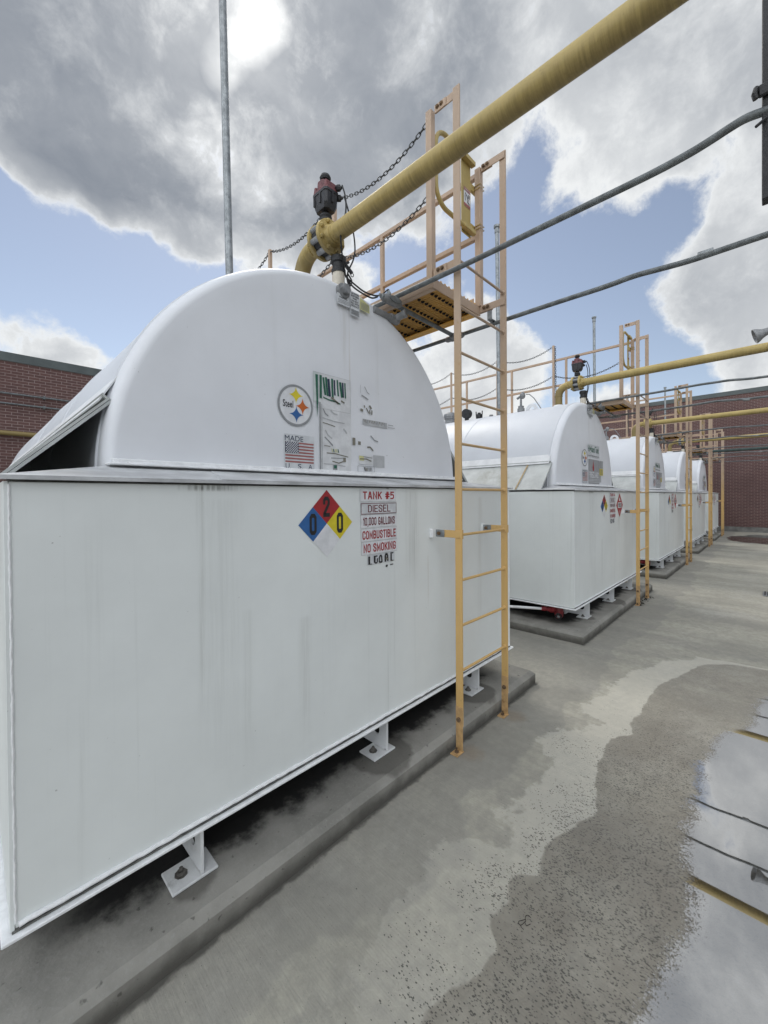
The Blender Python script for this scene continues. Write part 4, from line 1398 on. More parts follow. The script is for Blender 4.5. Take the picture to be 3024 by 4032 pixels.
def decals_first_dome(root):
    """the weathered maker's stickers on the nearest tank: green strokes and dark smears, no longer readable"""
    d = Decal(HY - 0.001)
    rnd = random.Random(11)
    x0, x1, zt, zb_ = -0.241, 0.058, 2.484, 1.870
    d.rect(x0 + 0.045, x1 + 0.008, 1.872, zt - 0.002, 'smear', 1)
    d.rect(x0, x0 + 0.044, 2.30, zt - 0.002, 'pale', 1)
    d.frame(x0, x1 + 0.004, 2.262, zt, 0.002, 'midgrey', 2)
    d.pts([(x0 + 0.016, zt - 0.016), (x0 + 0.036, zt - 0.016), (x0 + 0.036, 2.30), (x0 + 0.028, 2.20)], 'green', 3)
    d.rect(x0 + 0.048, x0 + 0.066, 2.325, zt - 0.014, 'green', 3)
    x = x0 + 0.078
    for i in range(9):
        h = 0.115 + rnd.uniform(-.02, .02)
        wv = rnd.uniform(.010, .019)
        dx = rnd.uniform(.004, .016)
        d.stroke([(x, zt - 0.018 - rnd.uniform(0, .012)), (x + dx * .4, zt - 0.02 - h * .5), (x + dx, zt - 0.02 - h)], wv, rnd.choice(['green', 'green', 'green', 'navy']), 3)
        x += rnd.uniform(.018, .030)
    d.stroke([(x0 + 0.075, 2.335), (x0 + 0.12, 2.325), (x0 + 0.17, 2.322), (x0 + 0.215, 2.312)], 0.008, 'green', 4)
    d.stroke([(x0 + 0.14, 2.345), (x0 + 0.18, 2.322), (x0 + 0.20, 2.312)], 0.014, 'brown', 4)
    d.stroke([(x0 + 0.22, 2.335), (x0 + 0.25, 2.325)], 0.010, 'brown', 4)
    # dark left margin of the lower panel
    d.rect(x0 + 0.046, x0 + 0.055, 1.872, 2.30, 'grey', 3)
    d.rect(x0 + 0.062, x0 + 0.065, 1.88, 2.29, 'grey', 3)
    d.rect(x0 + 0.046, x0 + 0.19, 1.872, 1.876, 'grey', 4)
    S = [((.075, 2.262), (.09, 2.235), (.115, 2.222), .007), ((.135, 2.262), (.16, 2.243), (.19, 2.240), .010), ((.07, 2.205), (.16, 2.193), (.25, 2.190), .006),
         ((.07, 2.175), (.11, 2.170), (.17, 2.160), .005), ((.24, 2.155), (.262, 2.135), (.268, 2.125), .012), ((.09, 2.13), (.11, 2.10), (.145, 2.080), .008),
         ((.085, 2.085), (.12, 2.06), (.15, 2.035), .008), ((.08, 2.03), (.11, 2.03), (.13, 2.028), .004), ((.10, 1.985), (.17, 1.985), (.28, 1.970), .006),
         ((.135, 1.955), (.20, 1.957), (.26, 1.962), .005), ((.145, 1.935), (.20, 1.925), (.255, 1.945), .007), ((.075, 1.915), (.17, 1.915), (.255, 1.906), .006)]
    for a_, b_2, c_, wd in S:
        d.stroke([(x0 + a_[0], a_[1]), (x0 + b_2[0], b_2[1]), (x0 + c_[0], c_[1])], wd, rnd.choice(['grey', 'midgrey', 'brown']), 3)
    for i in range(5):
        d.stroke([(x0 + .14 + i * .013, 2.015), (x0 + .147 + i * .013, 1.993)], .006, rnd.choice(['green', 'paleyellow', 'brown']), 3)
    d.rect(x0 + .235, x0 + .258, 1.935, 1.962, 'brown', 4)
    d.rect(x0 + .150, x0 + .185, 1.880, 1.912, 'grey', 3)
    d.rect(x0 + .158, x0 + .180, 1.890, 1.910, 'green', 4)
    d.build('weathered_sticker', root)
    d = Decal(HY - 0.001)
    X = 0.155
    d.rect(X, X + 0.003, 2.42, 2.475, 'midgrey', 2)
    d.stroke([(X + .04, 2.47), (X + .065, 2.435), (X + .085, 2.425)], .005, 'grey', 2)
    d.stroke([(X + .01, 2.407), (X + .05, 2.395), (X + .075, 2.385)], .008, 'grey', 2)
    for (ax, az, bx, bz, wd) in ((0, 2.305, .025, 2.302, .018), (.035, 2.34, .04, 2.325, .010), (.085, 2.345, .105, 2.325, .016), (.055, 2.325, .08, 2.29, .008), (.088, 2.315, .09, 2.285, .010), (.11, 2.315, .108, 2.285, .010)):
        d.stroke([(X + ax, az), (X + bx, bz)], wd, 'brown', 2)
    d.rect(X + .02, X + .265, 2.205, 2.245, 'midgrey', 1)
    for i in range(13):
        xx = X + .03 + i * .017
        d.stroke([(xx, 2.243), (xx + .006, 2.215 + rnd.uniform(0, .012))], .006, rnd.choice(['brown', 'grey']), 2)
    d.rect(X + .275, X + .33, 2.231, 2.235, 'grey', 2)
    d.rect(X + .27, X + .35, 2.214, 2.217, 'grey', 2)
    d.rect(X - 0.075, X - 0.05, 2.055, 2.105, 'brown', 2)
    d.rect(X - 0.025, X + 0.0, 2.062, 2.085, 'brown', 2)
    d.stroke([(X + .095, 2.135), (X + .135, 2.105), (X + .17, 2.10)], .008, 'grey', 2)
    d.stroke([(X + .06, 2.05), (X + .09, 2.055), (X + .12, 2.03)], .010, 'brown', 2)
    d.rect(X + .12, X + .235, 1.915, 2.000, 'midgrey', 1)
    d.rect(X - .02, X + .12, 1.93, 1.992, 'smear', 1)
    d.rect(X - .015, X + .03, 1.955, 1.987, 'paleyellow', 2)
    d.stroke([(X - .01, 1.965), (X + .05, 1.968), (X + .10, 1.955)], .008, 'brown', 3)
    d.stroke([(X + .02, 1.983), (X + .11, 1.978)], .005, 'grey', 3)
    d.frame(X - .03, X + .13, 1.875, 1.918, .003, 'grey', 2)
    for i in range(6):
        d.stroke([(X + .03 + i * .014, 1.91), (X + .035 + i * .014 + rnd.uniform(-.004, .006), 1.885)], .007, rnd.choice(['brown', 'grey', 'black']), 3)
    d.build('weathered_sticker', root)


def decals_other_dome(root):
    d = Decal(HY - 0.001)
    d.rect(-0.055, 0.515, 2.300, 2.505, 'off', 1)
    d.text('Highland Tank', 0.225, 2.418, 0.52, 0.135, 'green', 2, 0.012)
    d.text('www.highlandtank.com', 0.23, 2.325, 0.53, 0.032, 'black', 2)
    d.build('maker_sticker', root)
    d = Decal(HY - 0.001)
    d.rect(-0.025, 0.51, 1.888, 2.272, 'fgrey', 1)
    d.pts([(0.20, 2.09), (0.235, 2.10), (0.245, 2.14), (0.225, 2.19), (0.205, 2.26), (0.185, 2.19), (0.165, 2.14), (0.175, 2.10)], 'red', 2)
    d.text('FIREGUARD', 0.245, 2.03, 0.46, 0.10, 'white', 2, 0.012)
    for z in (1.955, 1.935, 1.912):
        d.rect(0.0, 0.49, z, z + 0.008, 'off', 2)
    d.build('product_sticker', root)
    d = Decal(HY - 0.001)
    d.rect(0.53, 0.715, 2.145, 2.275, 'midgrey', 1)
    for i in range(6):
        d.rect(0.545, 0.70, 2.16 + 0.018 * i, 2.168 + 0.018 * i, 'grey', 2)
    d.rect(0.53, 0.715, 2.035, 2.142, 'yellow', 1)
    for i in range(4):
        d.rect(0.55, 0.69, 2.05 + 0.022 * i, 2.06 + 0.022 * i, 'grey', 2)
    d.rect(0.53, 0.61, 1.92, 2.03, 'midgrey', 1)
    d.build('notice_sticker', root)


# ------------------------------------------------------------------ ladder, platform, gate, chains
LX0, LX1 = 0.537, 1.168          # stile planes
LYC = -0.206                     # their middle depth


def make_ladder():
    root = empty('access_ladder')
    for x, zt in ((LX0, 4.405), (LX1, 4.36)):
        a = MB()
        a.bbox(x - 0.006, x + 0.006, LYC - 0.026, LYC + 0.026, 0.17, zt, 0.0015)
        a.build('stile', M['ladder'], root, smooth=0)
    for i in range(10):
        z = 0.530 + 0.3048 * i
        a = MB()
        a.cyl((LX0 + 0.006, LYC, z), (LX1 - 0.006, LYC, z), 0.0095, 12)
        for x, s in ((LX0 + 0.0062, 1), (LX1 - 0.0062, -1)):
            a.lathe((x, LYC, z), (s, 0, 0), [(0, 0.018), (0.004, 0.017), (0.010, 0.0105)], 12)
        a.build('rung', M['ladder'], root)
    for x in (LX0, LX1):
        f = empty('foot_bracket')
        f.parent = root
        a = MB()
        s = -1
        a.bbox(x - 0.0115, x - 0.0065, LYC - 0.029, LYC + 0.024, 0.006, 0.30, 0.001)
        a.bbox(x - 0.075, x + 0.006, LYC - 0.029, LYC + 0.028, 0.0005, 0.0085, 0.002)
        a.build('plate', M['rustfoot'], f, smooth=0)
        a = MB()
        a.lathe((x - 0.0115, LYC, 0.215), (-1, 0, 0), [(0, 0.016), (0.010, 0.015), (0.013, 0.008)], 10)
        a.build('bolt', M['rust'], f)
        a = MB()
        a.lathe((x - 0.040, LYC, 0.0085), (0, 0, 1), [(0, 0.015), (0.011, 0.014), (0.011, 0.008), (0.03, 0.008)], 6)
        a.build('bolt', M['rust'], f)
        # arm to the lug on the tank
        b = empty('wall_arm')
        b.parent = root
        a = MB()
        a.bbox(x - 0.013, x - 0.0065, LYC - 0.028, LYC + 0.120, 1.425, 1.475, 0.002)
        a.bbox(x - 0.0115, x + 0.010, LYC - 0.031, LYC - 0.0265, 1.42, 1.48, 0.002)
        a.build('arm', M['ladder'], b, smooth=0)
        a = MB()
        a.bbox(x - 0.0195, x - 0.0135, LYC + 0.105, -0.031, 1.425, 1.475, 0.002)
        a.build('clip', M['galv'], b, smooth=0)
        a = MB()
        a.lathe((x - 0.0195, LYC + 0.148, 1.45), (-1, 0, 0), [(0, 0.014), (0.009, 0.013), (0.009, 0.007), (0.018, 0.007)], 6)
        a.build('bolt', M['rust'], b)
    return root


PL = 4.40                        # walkway length
PZ = 3.245                       # walking surface


def make_platform():
    root = empty('walkway_platform')
    xl, xr = LX0 + 0.004, LX1 - 0.004
    # grating of serrated strips
    a = MB()
    n = 24
    for i in range(n):
        x = xl + 0.02 + (xr - xl - 0.04) * i / (n - 1)
        a.box(x - 0.0035, x + 0.0035, 0.012, PL, PZ - 0.045, PZ - 0.008)
        # serrated top: saw teeth on a ribbon
        if i % 2 == 0:
            for j in range(int(PL / 0.05)):
                y = 0.015 + j * 0.05
                a.add([(x - 0.012, y, PZ - 0.010), (x + 0.012, y, PZ - 0.010), (x + 0.008, y, PZ + 0.012), (x - 0.008, y, PZ + 0.012), (x - 0.012, y + 0.02, PZ - 0.010), (x + 0.012, y + 0.02, PZ - 0.010)],
                      [(0, 1, 2, 3), (3, 2, 5, 4), (0, 3, 4), (1, 5, 2)])
    a.box(xl + 0.006, xr - 0.006, 0.012, PL, PZ - 0.0305, PZ - 0.0095)
    a.cur = 1
    for r_ in range(34):
        y = 0.10 + 0.125 * r_
        if y > PL - 0.1:
            break
        for c_ in range(13):
            x = xl + 0.035 + (xr - xl - 0.07) * c_ / 12
            h = 0.019
            a.add([(x - h, y, PZ - 0.046), (x, y - h, PZ - 0.046), (x + h, y, PZ - 0.046), (x, y + h, PZ - 0.046), (x, y, PZ - 0.062)], [(0, 4, 1), (1, 4, 2), (2, 4, 3), (3, 4, 0)])
    a.build('grating', [M['deckpaint'], M['holes']], root, smooth=0)
    for x, nm in ((xl, -1), (xr, 1)):
        a = MB()
        a.bbox(x - 0.004, x + 0.004, 0.0, PL, 3.165, PZ + 0.012, 0.001)
        xx0, xx1 = (x + 0.0045, x + 0.045) if nm < 0 else (x - 0.085, x - 0.0045)
        a.bbox(xx0, xx1, 0.006, PL, 3.160, 3.168, 0.001)
        a.build('side_channel', M['orange'] if nm > 0 else M['pink'], root, smooth=0)
    a = MB()
    a.bbox(xl - 0.003, xr + 0.003, -0.008, 0.0, 3.158, 3.228, 0.002)
    a.build('end_channel', M['pink'], root, smooth=0)
    ys = [0.022, 1.085, 2.17, 3.25, 4.33]
    for i, y in enumerate(ys):
        a = MB()
        h = 0.024 if i == 0 else 0.017
        zt = 4.395 if i == 0 else 4.36
        a.bbox(xl - h + 0.012, xl + h + 0.012, y - h, y + h, PZ - 0.005 if i else 3.228, zt, 0.002)
        a.build('post', M['pink'], root, smooth=0)
        a = MB()
        h = 0.024 if i == 0 else 0.018
        a.bbox(xr - h - 0.002, xr + h - 0.002, y - h - (0.022 if i == 0 else 0), y + h - (0.022 if i == 0 else 0), 3.229 if i == 0 else PZ, 4.335 if i == 0 else 4.28, 0.002)
        a.build('post', M['pink'], root, smooth=0)
    for z in (4.29, 3.80):
        for y0, y1 in zip(ys, ys[1:]):
            pass
        a = MB()
        a.bbox(xr - 0.019, xr + 0.019, 0.026, PL, z - 0.019, z + 0.019, 0.002)
        a.build('rail', M['pink'], root, smooth=0)
    a = MB()
    a.bbox(xr - 0.003, xr + 0.003, 0.05, PL, PZ + 0.013, PZ + 0.075, 0.001)
    a.build('toe_board', M['pink'], root, smooth=0)
    # ties to the ladder stiles
    for x, s in ((LX0, 1), (LX1, -1)):
        for z, h in ((3.205 if s < 0 else 3.262, 0.055), (4.375 if s > 0 else 4.325, 0.055)):
            b = empty('ladder_tie')
            b.parent = root
            a = MB()
            xo = x + s * 0.012
            a.bbox(xo - 0.004, xo + 0.004, LYC - 0.02, -0.001 if z < 4 else -0.0265, z - h / 2, z + h / 2, 0.002)
            a.bbox(xo - s * 0.009 - 0.0035, xo - s * 0.009 + 0.0035, -0.12, -0.0265 if z > 4 else -0.009, z - h / 2 - 0.004, z + h / 2 - 0.004, 0.002)
            a.build('strap', M['pink'], b, smooth=0)
            for yy in (-0.085, -0.052):
                a = MB()
                a.lathe((xo - 0.013, yy, z), (-1, 0, 0), [(0, 0.015), (0.003, 0.015), (0.003, 0.009), (0.012, 0.009)], 8)
                a.build('bolt', M['rust'], b)
    return root


def make_gate():
    """self-closing loop gate across the ladder opening"""
    root = empty('safety_gate')
    a = MB()
    y = 0.010
    x0, x1, z0, z1 = 0.600, 1.085, 3.795, 4.335
    P = [(x1, y, z1)]
    def arc(cx, cz, r, t0, t1):
        return [(cx + r * math.cos(R(t0 + (t1 - t0) * i / 8)), y, cz + r * math.sin(R(t0 + (t1 - t0) * i / 8))) for i in range(9)]
    P += arc(x0 + 0.13, z1 - 0.13, 0.13, 90, 180) + arc(x0 + 0.13, z0 + 0.13, 0.13, 180, 270) + [(x1 + 0.02, y, z0)]
    a.tube(P, 0.016, 10)
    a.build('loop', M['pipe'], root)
    a = MB()
    a.bbox(0.955, 1.085, 0.028, 0.034, 3.76, 4.36, 0.002)
    a.bbox(0.945, 1.10, -0.012, 0.028, 4.318, 4.352, 0.003)
    a.bbox(0.945, 1.10, -0.012, 0.028, 3.778, 3.812, 0.003)
    a.build('hinge_plate', M['pipe'], root, smooth=0)
    for z in (4.18, 3.86):
        a = MB()
        a.bbox(1.088, 1.225, 0.028, 0.050, z - 0.028, z + 0.028, 0.003)
        for dz in (-0.014, 0.014):
            a.tube([(1.134, 0.040, z + dz), (1.134, -0.030, z + dz), (1.192, -0.030, z + dz), (1.192, 0.040, z + dz)], 0.0035, 6)
        a.build('hinge_clamp', M['pipe'], root)
    d = Decal(0.0275)
    d.rect(0.985, 1.075, 3.98, 4.125, 'white', 1)
    d.rect(0.985, 1.075, 4.098, 4.125, 'stripe', 2)
    d.rect(0.985, 1.075, 3.98, 4.004, 'stripe', 2)
    d.text('WARNING', 1.03, 4.111, 0.075, 0.014, 'white', 3)
    d.stroke([(1.0, 4.08), (1.03, 4.06), (1.045, 4.03)], 0.010, 'black', 3)
    d.stroke([(1.0, 4.06), (1.005, 4.02)], 0.006, 'black', 3)
    for i in range(3):
        d.rect(1.04, 1.07, 4.078 - 0.010 * i, 4.082 - 0.010 * i, 'black', 3)
    d.stroke([(1.03, 4.025), (1.065, 4.012)], 0.008, 'black', 3)
    d.build('warning_sticker', root)
    return root


def chain_mesh(p0, p1, sag, pitch=0.034, r=0.0036, flip=0):
    p0, p1 = Vector(p0), Vector(p1)
    N = 60
    pts = []
    for i in range(N + 1):
        t = i / N
        p = p0.lerp(p1, t)
        p.z -= sag * 4 * t * (1 - t)
        pts.append(p)
    L = [0]
    for a_, b_2 in zip(pts, pts[1:]):
        L.append(L[-1] + (b_2 - a_).length)
    n = max(2, round(L[-1] / pitch))
    a = MB()
    def at(s):
        s = min(max(s, 0), L[-1] - 1e-6)
        for i in range(N):
            if L[i + 1] >= s:
                return pts[i].lerp(pts[i + 1], (s - L[i]) / (L[i + 1] - L[i] + 1e-9))
    for i in range(n):
        s0 = L[-1] * (i + 0.5) / n
        c = at(s0)
        t = (at(s0 + 0.01) - at(s0 - 0.01)).normalized()
        h = Vector((1, 0, 0))
        u = t.cross(h)
        if u.length < 0.1:
            h = Vector((0, 1, 0))
            u = t.cross(h)
        u.normalize()
        v = t.cross(u)
        w_ = (u if (i + flip) % 2 else v) * 0.6 + (v if (i + flip) % 2 else -u) * 0.8
        hl, hw = pitch * 0.66, 0.0105
        ring = []
        for j in range(12):
            th = 2 * PI * j / 12
            cx, cy = math.cos(th), math.sin(th)
            ring.append(c + t * ((hl - hw) * (1 if cx > 0 else -1) * min(1, abs(cx) * 3) + hw * cx * 0.9) + w_ * (hw * cy))
        a.tube(ring, r, 5, closed=True)
    return a


def make_chain(p0, p1, sag):
    a = chain_mesh(p0, p1, sag)
    return a.build('safety_chain', M['chain'], smooth=60)


# ------------------------------------------------------------------ pipes
PR, PZC = 0.0555, 3.467


def make_pipe():
    root = empty('fuel_pipe')
    yr = 0.79                                    # riser
    er = 0.155                                   # elbow radius
    a = MB()
    a.cyl((0, yr, 3.10), (0, yr, PZC - er), PR, 28)
    a.lathe((0, yr, 3.165), (0, 0, 1), [(0, PR), (0, PR + .005), (0.02, PR + .005), (0.02, PR)], 28, cap=False)
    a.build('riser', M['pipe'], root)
    a = MB()
    P = [(0, yr - er + er * math.cos(R(t)), PZC - er + er * math.sin(R(t))) for t in range(0, 91, 9)]
    a.tube([(0, yr, PZC - er - 0.001)] + P[1:-1] + [(0, yr - er - 0.001, PZC)], PR + 0.001, 28)
    for c, ax in (((0, yr, PZC - er), (0, 0, 1)), ((0, yr - er, PZC), (0, 1, 0))):
        a.lathe(Vector(c) - Vector(ax) * 0.008, ax, [(0, PR), (0.002, PR + 0.006), (0.014, PR + 0.006), (0.016, PR)], 28, cap=False)
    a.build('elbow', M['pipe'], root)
    y1, y2 = 0.565, 0.440                        # outer faces of the two flanges
    a = MB()
    a.cyl((0, yr - er, PZC), (0, y1, PZC), PR, 28)
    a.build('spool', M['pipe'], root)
    for yb, s in ((y1, -1), (y2, 1)):
        f = empty('flange')
        f.parent = root
        a = MB()
        a.lathe((0, yb + 0.035 * (-s), PZC), (0, s, 0), [(0, PR + 0.003), (0.030, PR + 0.018), (0.034, 0.112), (0.058, 0.1145), (0.060, 0.111), (0.060, 0.07)], 40)
        a.build('disc', M['pipe'], f)
        for i in range(8):
            t = 2 * PI * (i + 0.5) / 8
            a = MB()
            c = (0.093 * math.cos(t), yb, PZC + 0.093 * math.sin(t))
            a.lathe(c, (0, -s, 0), [(0, 0.016), (0.015, 0.015), (0.018, 0.009), (0.026, 0.008)], 6)
            a.build('bolt', M['pipe'], f, smooth=20)
    a = MB()
    ya, yb = y2 + 0.026, y1 - 0.026
    a.lathe((0, ya, PZC), (0, 1, 0), [(0, 0.094), (yb - ya, 0.094)], 40)
    a.build('valve_body', M['black'], root)
    for i in range(8):
        a = MB()
        t = 2 * PI * (i + 0.5) / 8
        a.lathe((0.094 * math.cos(t), ya - 0.001, PZC + 0.094 * math.sin(t)), (0, 1, 0), [(0, 0.019), (yb - ya + 0.002, 0.019)], 10)
        a.build('valve_lug', M['cast'], root)
    a = MB()
    a.cyl((0, y2 - 0.035, PZC), (0, -8.71, PZC), PR, 28)
    a.lathe((0, y2 - 0.045, PZC), (0, -1, 0), [(0, PR), (0.004, PR + 0.006), (0.016, PR + 0.006), (0.02, PR)], 28, cap=False)
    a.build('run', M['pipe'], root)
    return root


def make_actuator():
    """electric actuator standing on the valve neck"""
    root = empty('valve_actuator')
    yc = 0.5025
    z = PZC + 0.098
    a = MB()
    a.lathe((0, yc, z - 0.004), (0, 0, 1), [(0, 0.032), (0.030, 0.032), (0.030, 0.058), (0.046, 0.060), (0.05, 0.052), (0.062, 0.060), (0.072, 0.056), (0.075, 0.03), (0.10, 0.03)], 20)
    a.build('neck', M['dark'], root)
    zb_ = z + 0.090
    a = MB()
    # tub that narrows downward
    def ringrect(x0, x1, y0, y1, zz, c=0.02):
        return [(x0 + c, y0, zz), (x1 - c, y0, zz), (x1, y0 + c, zz), (x1, y1 - c, zz), (x1 - c, y1, zz), (x0 + c, y1, zz), (x0, y1 - c, zz), (x0, y0 + c, zz)]
    def loft(a, rings):
        vs = [p for r_ in rings for p in r_]
        n = 8
        fs = [(j * n + i, j * n + (i + 1) % n, (j + 1) * n + (i + 1) % n, (j + 1) * n + i) for j in range(len(rings) - 1) for i in range(n)]
        fs += [tuple(range(n))[::-1], tuple(range((len(rings) - 1) * n, len(rings) * n))]
        a.add(vs, fs)
    hx, hy0, hy1 = 0.078, yc - 0.105, yc + 0.098
    loft(a, [ringrect(-hx + .016, hx - .016, hy0 + .03, hy1 - .02, zb_), ringrect(-hx + .004, hx - .004, hy0 + .008, hy1 - .006, zb_ + 0.03), ringrect(-hx, hx, hy0, hy1, zb_ + 0.10),
             ringrect(-hx - .006, hx + .006, hy0 - .006, hy1 + .006, zb_ + 0.102), ringrect(-hx - .006, hx + .006, hy0 - .006, hy1 + .006, zb_ + 0.118)])
    for (x, y) in ((-hx, yc - 0.02), (-hx, hy1 - .03), (hx, yc), (0.0, hy0)):
        a.box(x - 0.009, x + 0.009, y - 0.009, y + 0.009, zb_ + 0.035, zb_ + 0.10)
    a.build('housing', M['blackplastic'], root, smooth=30)
    a = MB()
    loft(a, [ringrect(-hx - .004, hx + .004, hy0 - .004, hy1 + .004, zb_ + 0.1185), ringrect(-hx, hx, hy0, hy1, zb_ + 0.135), ringrect(-hx + .006, hx - .006, yc - 0.055, yc + 0.055, zb_ + 0.136),
             ringrect(-hx + .012, hx - .012, yc - 0.050, yc + 0.050, zb_ + 0.195)])
    loft(a, [ringrect(-hx + .004, hx - .004, yc + 0.058, hy1 - .004, zb_ + 0.13, 0.008), ringrect(-hx + .01, hx - .01, yc + 0.060, hy1 - .008, zb_ + 0.172, 0.008)])
    loft(a, [ringrect(-hx + .004, hx - .004, hy0 + .004, yc - 0.060, zb_ + 0.13, 0.008), ringrect(-hx + .01, hx - .01, hy0 + .008, yc - 0.062, zb_ + 0.172, 0.008)])
    a.build('cover', M['maroon'], root, smooth=30)
    a = MB()
    a.lathe((0, yc, zb_ + 0.195), (0, 0, 1), [(0, 0.026), (0.022, 0.026), (0.024, 0.048), (0.040, 0.055), (0.058, 0.044), (0.062, 0.0)], 12)
    a.build('hand_knob', M['black'], root)
    for (x, y, zz) in ((0.05, hy0 - 0.012, zb_ + 0.150), (0.082, hy0 + 0.02, zb_ + 0.105)):
        a = MB()
        a.lathe((x, y + 0.02, zz), (0.2, -1, -0.25), [(0, 0.016), (0.02, 0.024), (0.045, 0.024), (0.055, 0.014), (0.07, 0.010)], 8)
        a.build('cable_gland', M['black'], root, smooth=25)
    return root


def make_fillcap():
    """stub with a cam-and-groove cap at the front of the crown"""
    root = empty('fill_stub')
    x, y = 0.055, 0.435
    a = MB()
    a.cyl((x, y, 3.08), (x, y, 3.245), 0.042, 18)
    a.build('stub_pipe', M['rustpipe'], root)
    a = MB()
    a.lathe((x, y, 3.235), (0, 0, 1), [(0, 0.048), (0.02, 0.05), (0.025, 0.043), (0.065, 0.042), (0.07, 0.052), (0.105, 0.054), (0.112, 0.045), (0.114, 0.0)], 18)
    a.build('cap', M['dark'], root)
    a = MB()
    a.bar((x + 0.055, y, 3.325), (x + 0.105, y - 0.02, 3.27), 0.022, 0.016)
    a.bar((x + 0.055, y, 3.325), (x + 0.085, y - 0.01, 3.345), 0.016, 0.014)
    a.tube([(x + 0.105 + 0.014 * math.cos(t * PI / 6), y - 0.02, 3.262 + 0.014 * math.sin(t * PI / 6)) for t in range(12)], 0.003, 5, closed=True)
    a.build('cam_lever', M['dark'], root)
    return root


def cable(pts, r=0.005):
    """smooth path through pts"""
    P = [Vector(p) for p in pts]
    out = []
    for i in range(len(P) - 1):
        p0 = P[max(i - 1, 0)]
        p1, p2 = P[i], P[i + 1]
        p3 = P[min(i + 2, len(P) - 1)]
        for j in range(8):
            t = j / 8
            out.append(0.5 * ((2 * p1) + (p2 - p0) * t + (2 * p0 - 5 * p1 + 4 * p2 - p3) * t * t + (3 * p1 - p0 - 3 * p2 + p3) * t ** 3))
    out.append(P[-1])
    return out


def make_cables():
    root = empty('sensor_cable')
    yc = 0.5025
    g = (0.335, 0.275, 3.142)
    sets = [
        [(0.048, 0.382, 3.805), (0.045, 0.345, 3.70), (0.03, 0.33, 3.58), (-0.02, 0.32, 3.47), (0.0, 0.34, 3.36), (0.04, 0.37, 3.29), (0.09, 0.40, 3.21)],
        [(0.075, 0.395, 3.755), (0.10, 0.38, 3.66), (0.16, 0.40, 3.56), (0.185, 0.41, 3.45), (0.165, 0.41, 3.36), (0.12, 0.41, 3.27), (0.10, 0.40, 3.20)],
        [(0.09, 0.40, 3.22), (0.13, 0.38, 3.16), (0.19, 0.34, 3.115), (0.25, 0.31, 3.095), (0.285, 0.287, 3.108)],
        [(0.10, 0.40, 3.21), (0.15, 0.37, 3.17), (0.20, 0.335, 3.13), (0.27, 0.30, 3.115), (0.33, 0.29, 3.14), (0.375, 0.275, 3.185), (0.388, 0.272, 3.175)],
        [(0.10, 0.40, 3.23), (0.12, 0.39, 3.13), (0.115, 0.39, 3.10)],
        [(0.085, 0.39, 3.22), (0.105, 0.385, 3.15), (0.125, 0.38, 3.19), (0.10, 0.39, 3.235)],
    ]
    for s in sets:
        a = MB()
        a.tube(cable(s), 0.0055, 6)
        a.build('strand', M['black'], root)
    return root


def soften(P, it=2):
    for _ in range(it):
        Q = [P[0]]
        for a_, b_2 in zip(P, P[1:]):
            Q.append(tuple(x * .75 + y * .25 for x, y in zip(a_, b_2)))
            Q.append(tuple(x * .25 + y * .75 for x, y in zip(a_, b_2)))
        Q.append(P[-1])
        P = Q
    return P


def make_upper_conduit(bends, yend):
    root = empty('conduit_line')
    x, z = 0.500, 3.190
    P = [(x, 1.0, z)] + [(x + dx, y, z + dz) for y, dx, dz in bends] + [(x, yend, z + bends[-1][2] if bends else z)]
    a = MB()
    a.tube(soften(P), 0.0165, 12)
    a.build('tube', M['conduit'], root)
    a = MB()
    for y in ((-0.95, 0.55) if not bends else (0.55,)):
        zz = z
        a.cyl((x, y - 0.03, zz), (x, y + 0.03, zz), 0.0195, 14)
    a.build('coupling', M['galv'], root)
    # strap under the platform
    a = MB()
    a.bbox(x - 0.004, x + 0.030, 0.385, 0.405, z - 0.019, z + 0.03, 0.002)
    a.build('strap', M['galv'], root, smooth=0)
    return root


def make_cross_conduit():
    """conduit under the walkway with its junction fitting and glands"""
    root = empty('cross_conduit')
    y, z = 0.275, 3.090
    a = MB()
    a.cyl((0.50, y, z + 0.012), (1.205, y, z), 0.0165, 12)
    a.build('tube', M['conduit'], root)
    a = MB()
    a.lathe((0.325, y, z + 0.028), (1, 0, -0.02), [(0, 0.022), (0.012, 0.028), (0.03, 0.030), (0.15, 0.030), (0.165, 0.024), (0.185, 0.021)], 16)
    a.build('junction_fitting', M['cast'], root)
    a = MB()                                   # oval cover on the fitting
    P = [(0.425 + 0.062 * math.cos(2 * PI * i / 20) * (1 if abs(math.cos(2 * PI * i / 20)) > 0 else 1), y - 0.031, z + 0.030 + 0.022 * math.sin(2 * PI * i / 20)) for i in range(20)]
    vs = P + [(p[0], p[1] - 0.006, p[2]) for p in P]
    a.add(vs, [tuple(range(20)), tuple(range(20, 40))] + [(i, (i + 1) % 20, 20 + (i + 1) % 20, 20 + i) for i in range(20)])
    a.build('fitting_cover', M['conduit'], root)
    a = MB()
    a.lathe((0.325, y, z + 0.028), (-1, 0, 0.1), [(0, 0.016), (0.016, 0.018), (0.018, 0.012), (0.035, 0.010)], 8)
    a.lathe((0.385, y, z + 0.056), (0, 0, 1), [(0, 0.016), (0.02, 0.018), (0.022, 0.012), (0.035, 0.010)], 8)
    a.build('cable_gland', M['galv'], root, smooth=25)
    a = MB()
    a.lathe((0.30, y + 0.07, z - 0.045), (1, 0, -0.03), [(0, 0.022), (0.17, 0.022), (0.17, 0.032), (0.25, 0.034), (0.26, 0.026)], 14)
    a.lathe((0.52, y + 0.07, z - 0.05), (0.3, -1, 0.3), [(0, 0.026), (0.075, 0.026), (0.08, 0.032), (0.10, 0.030)], 14)
    a.build('elbow_fitting', M['cast'], root)
    return root


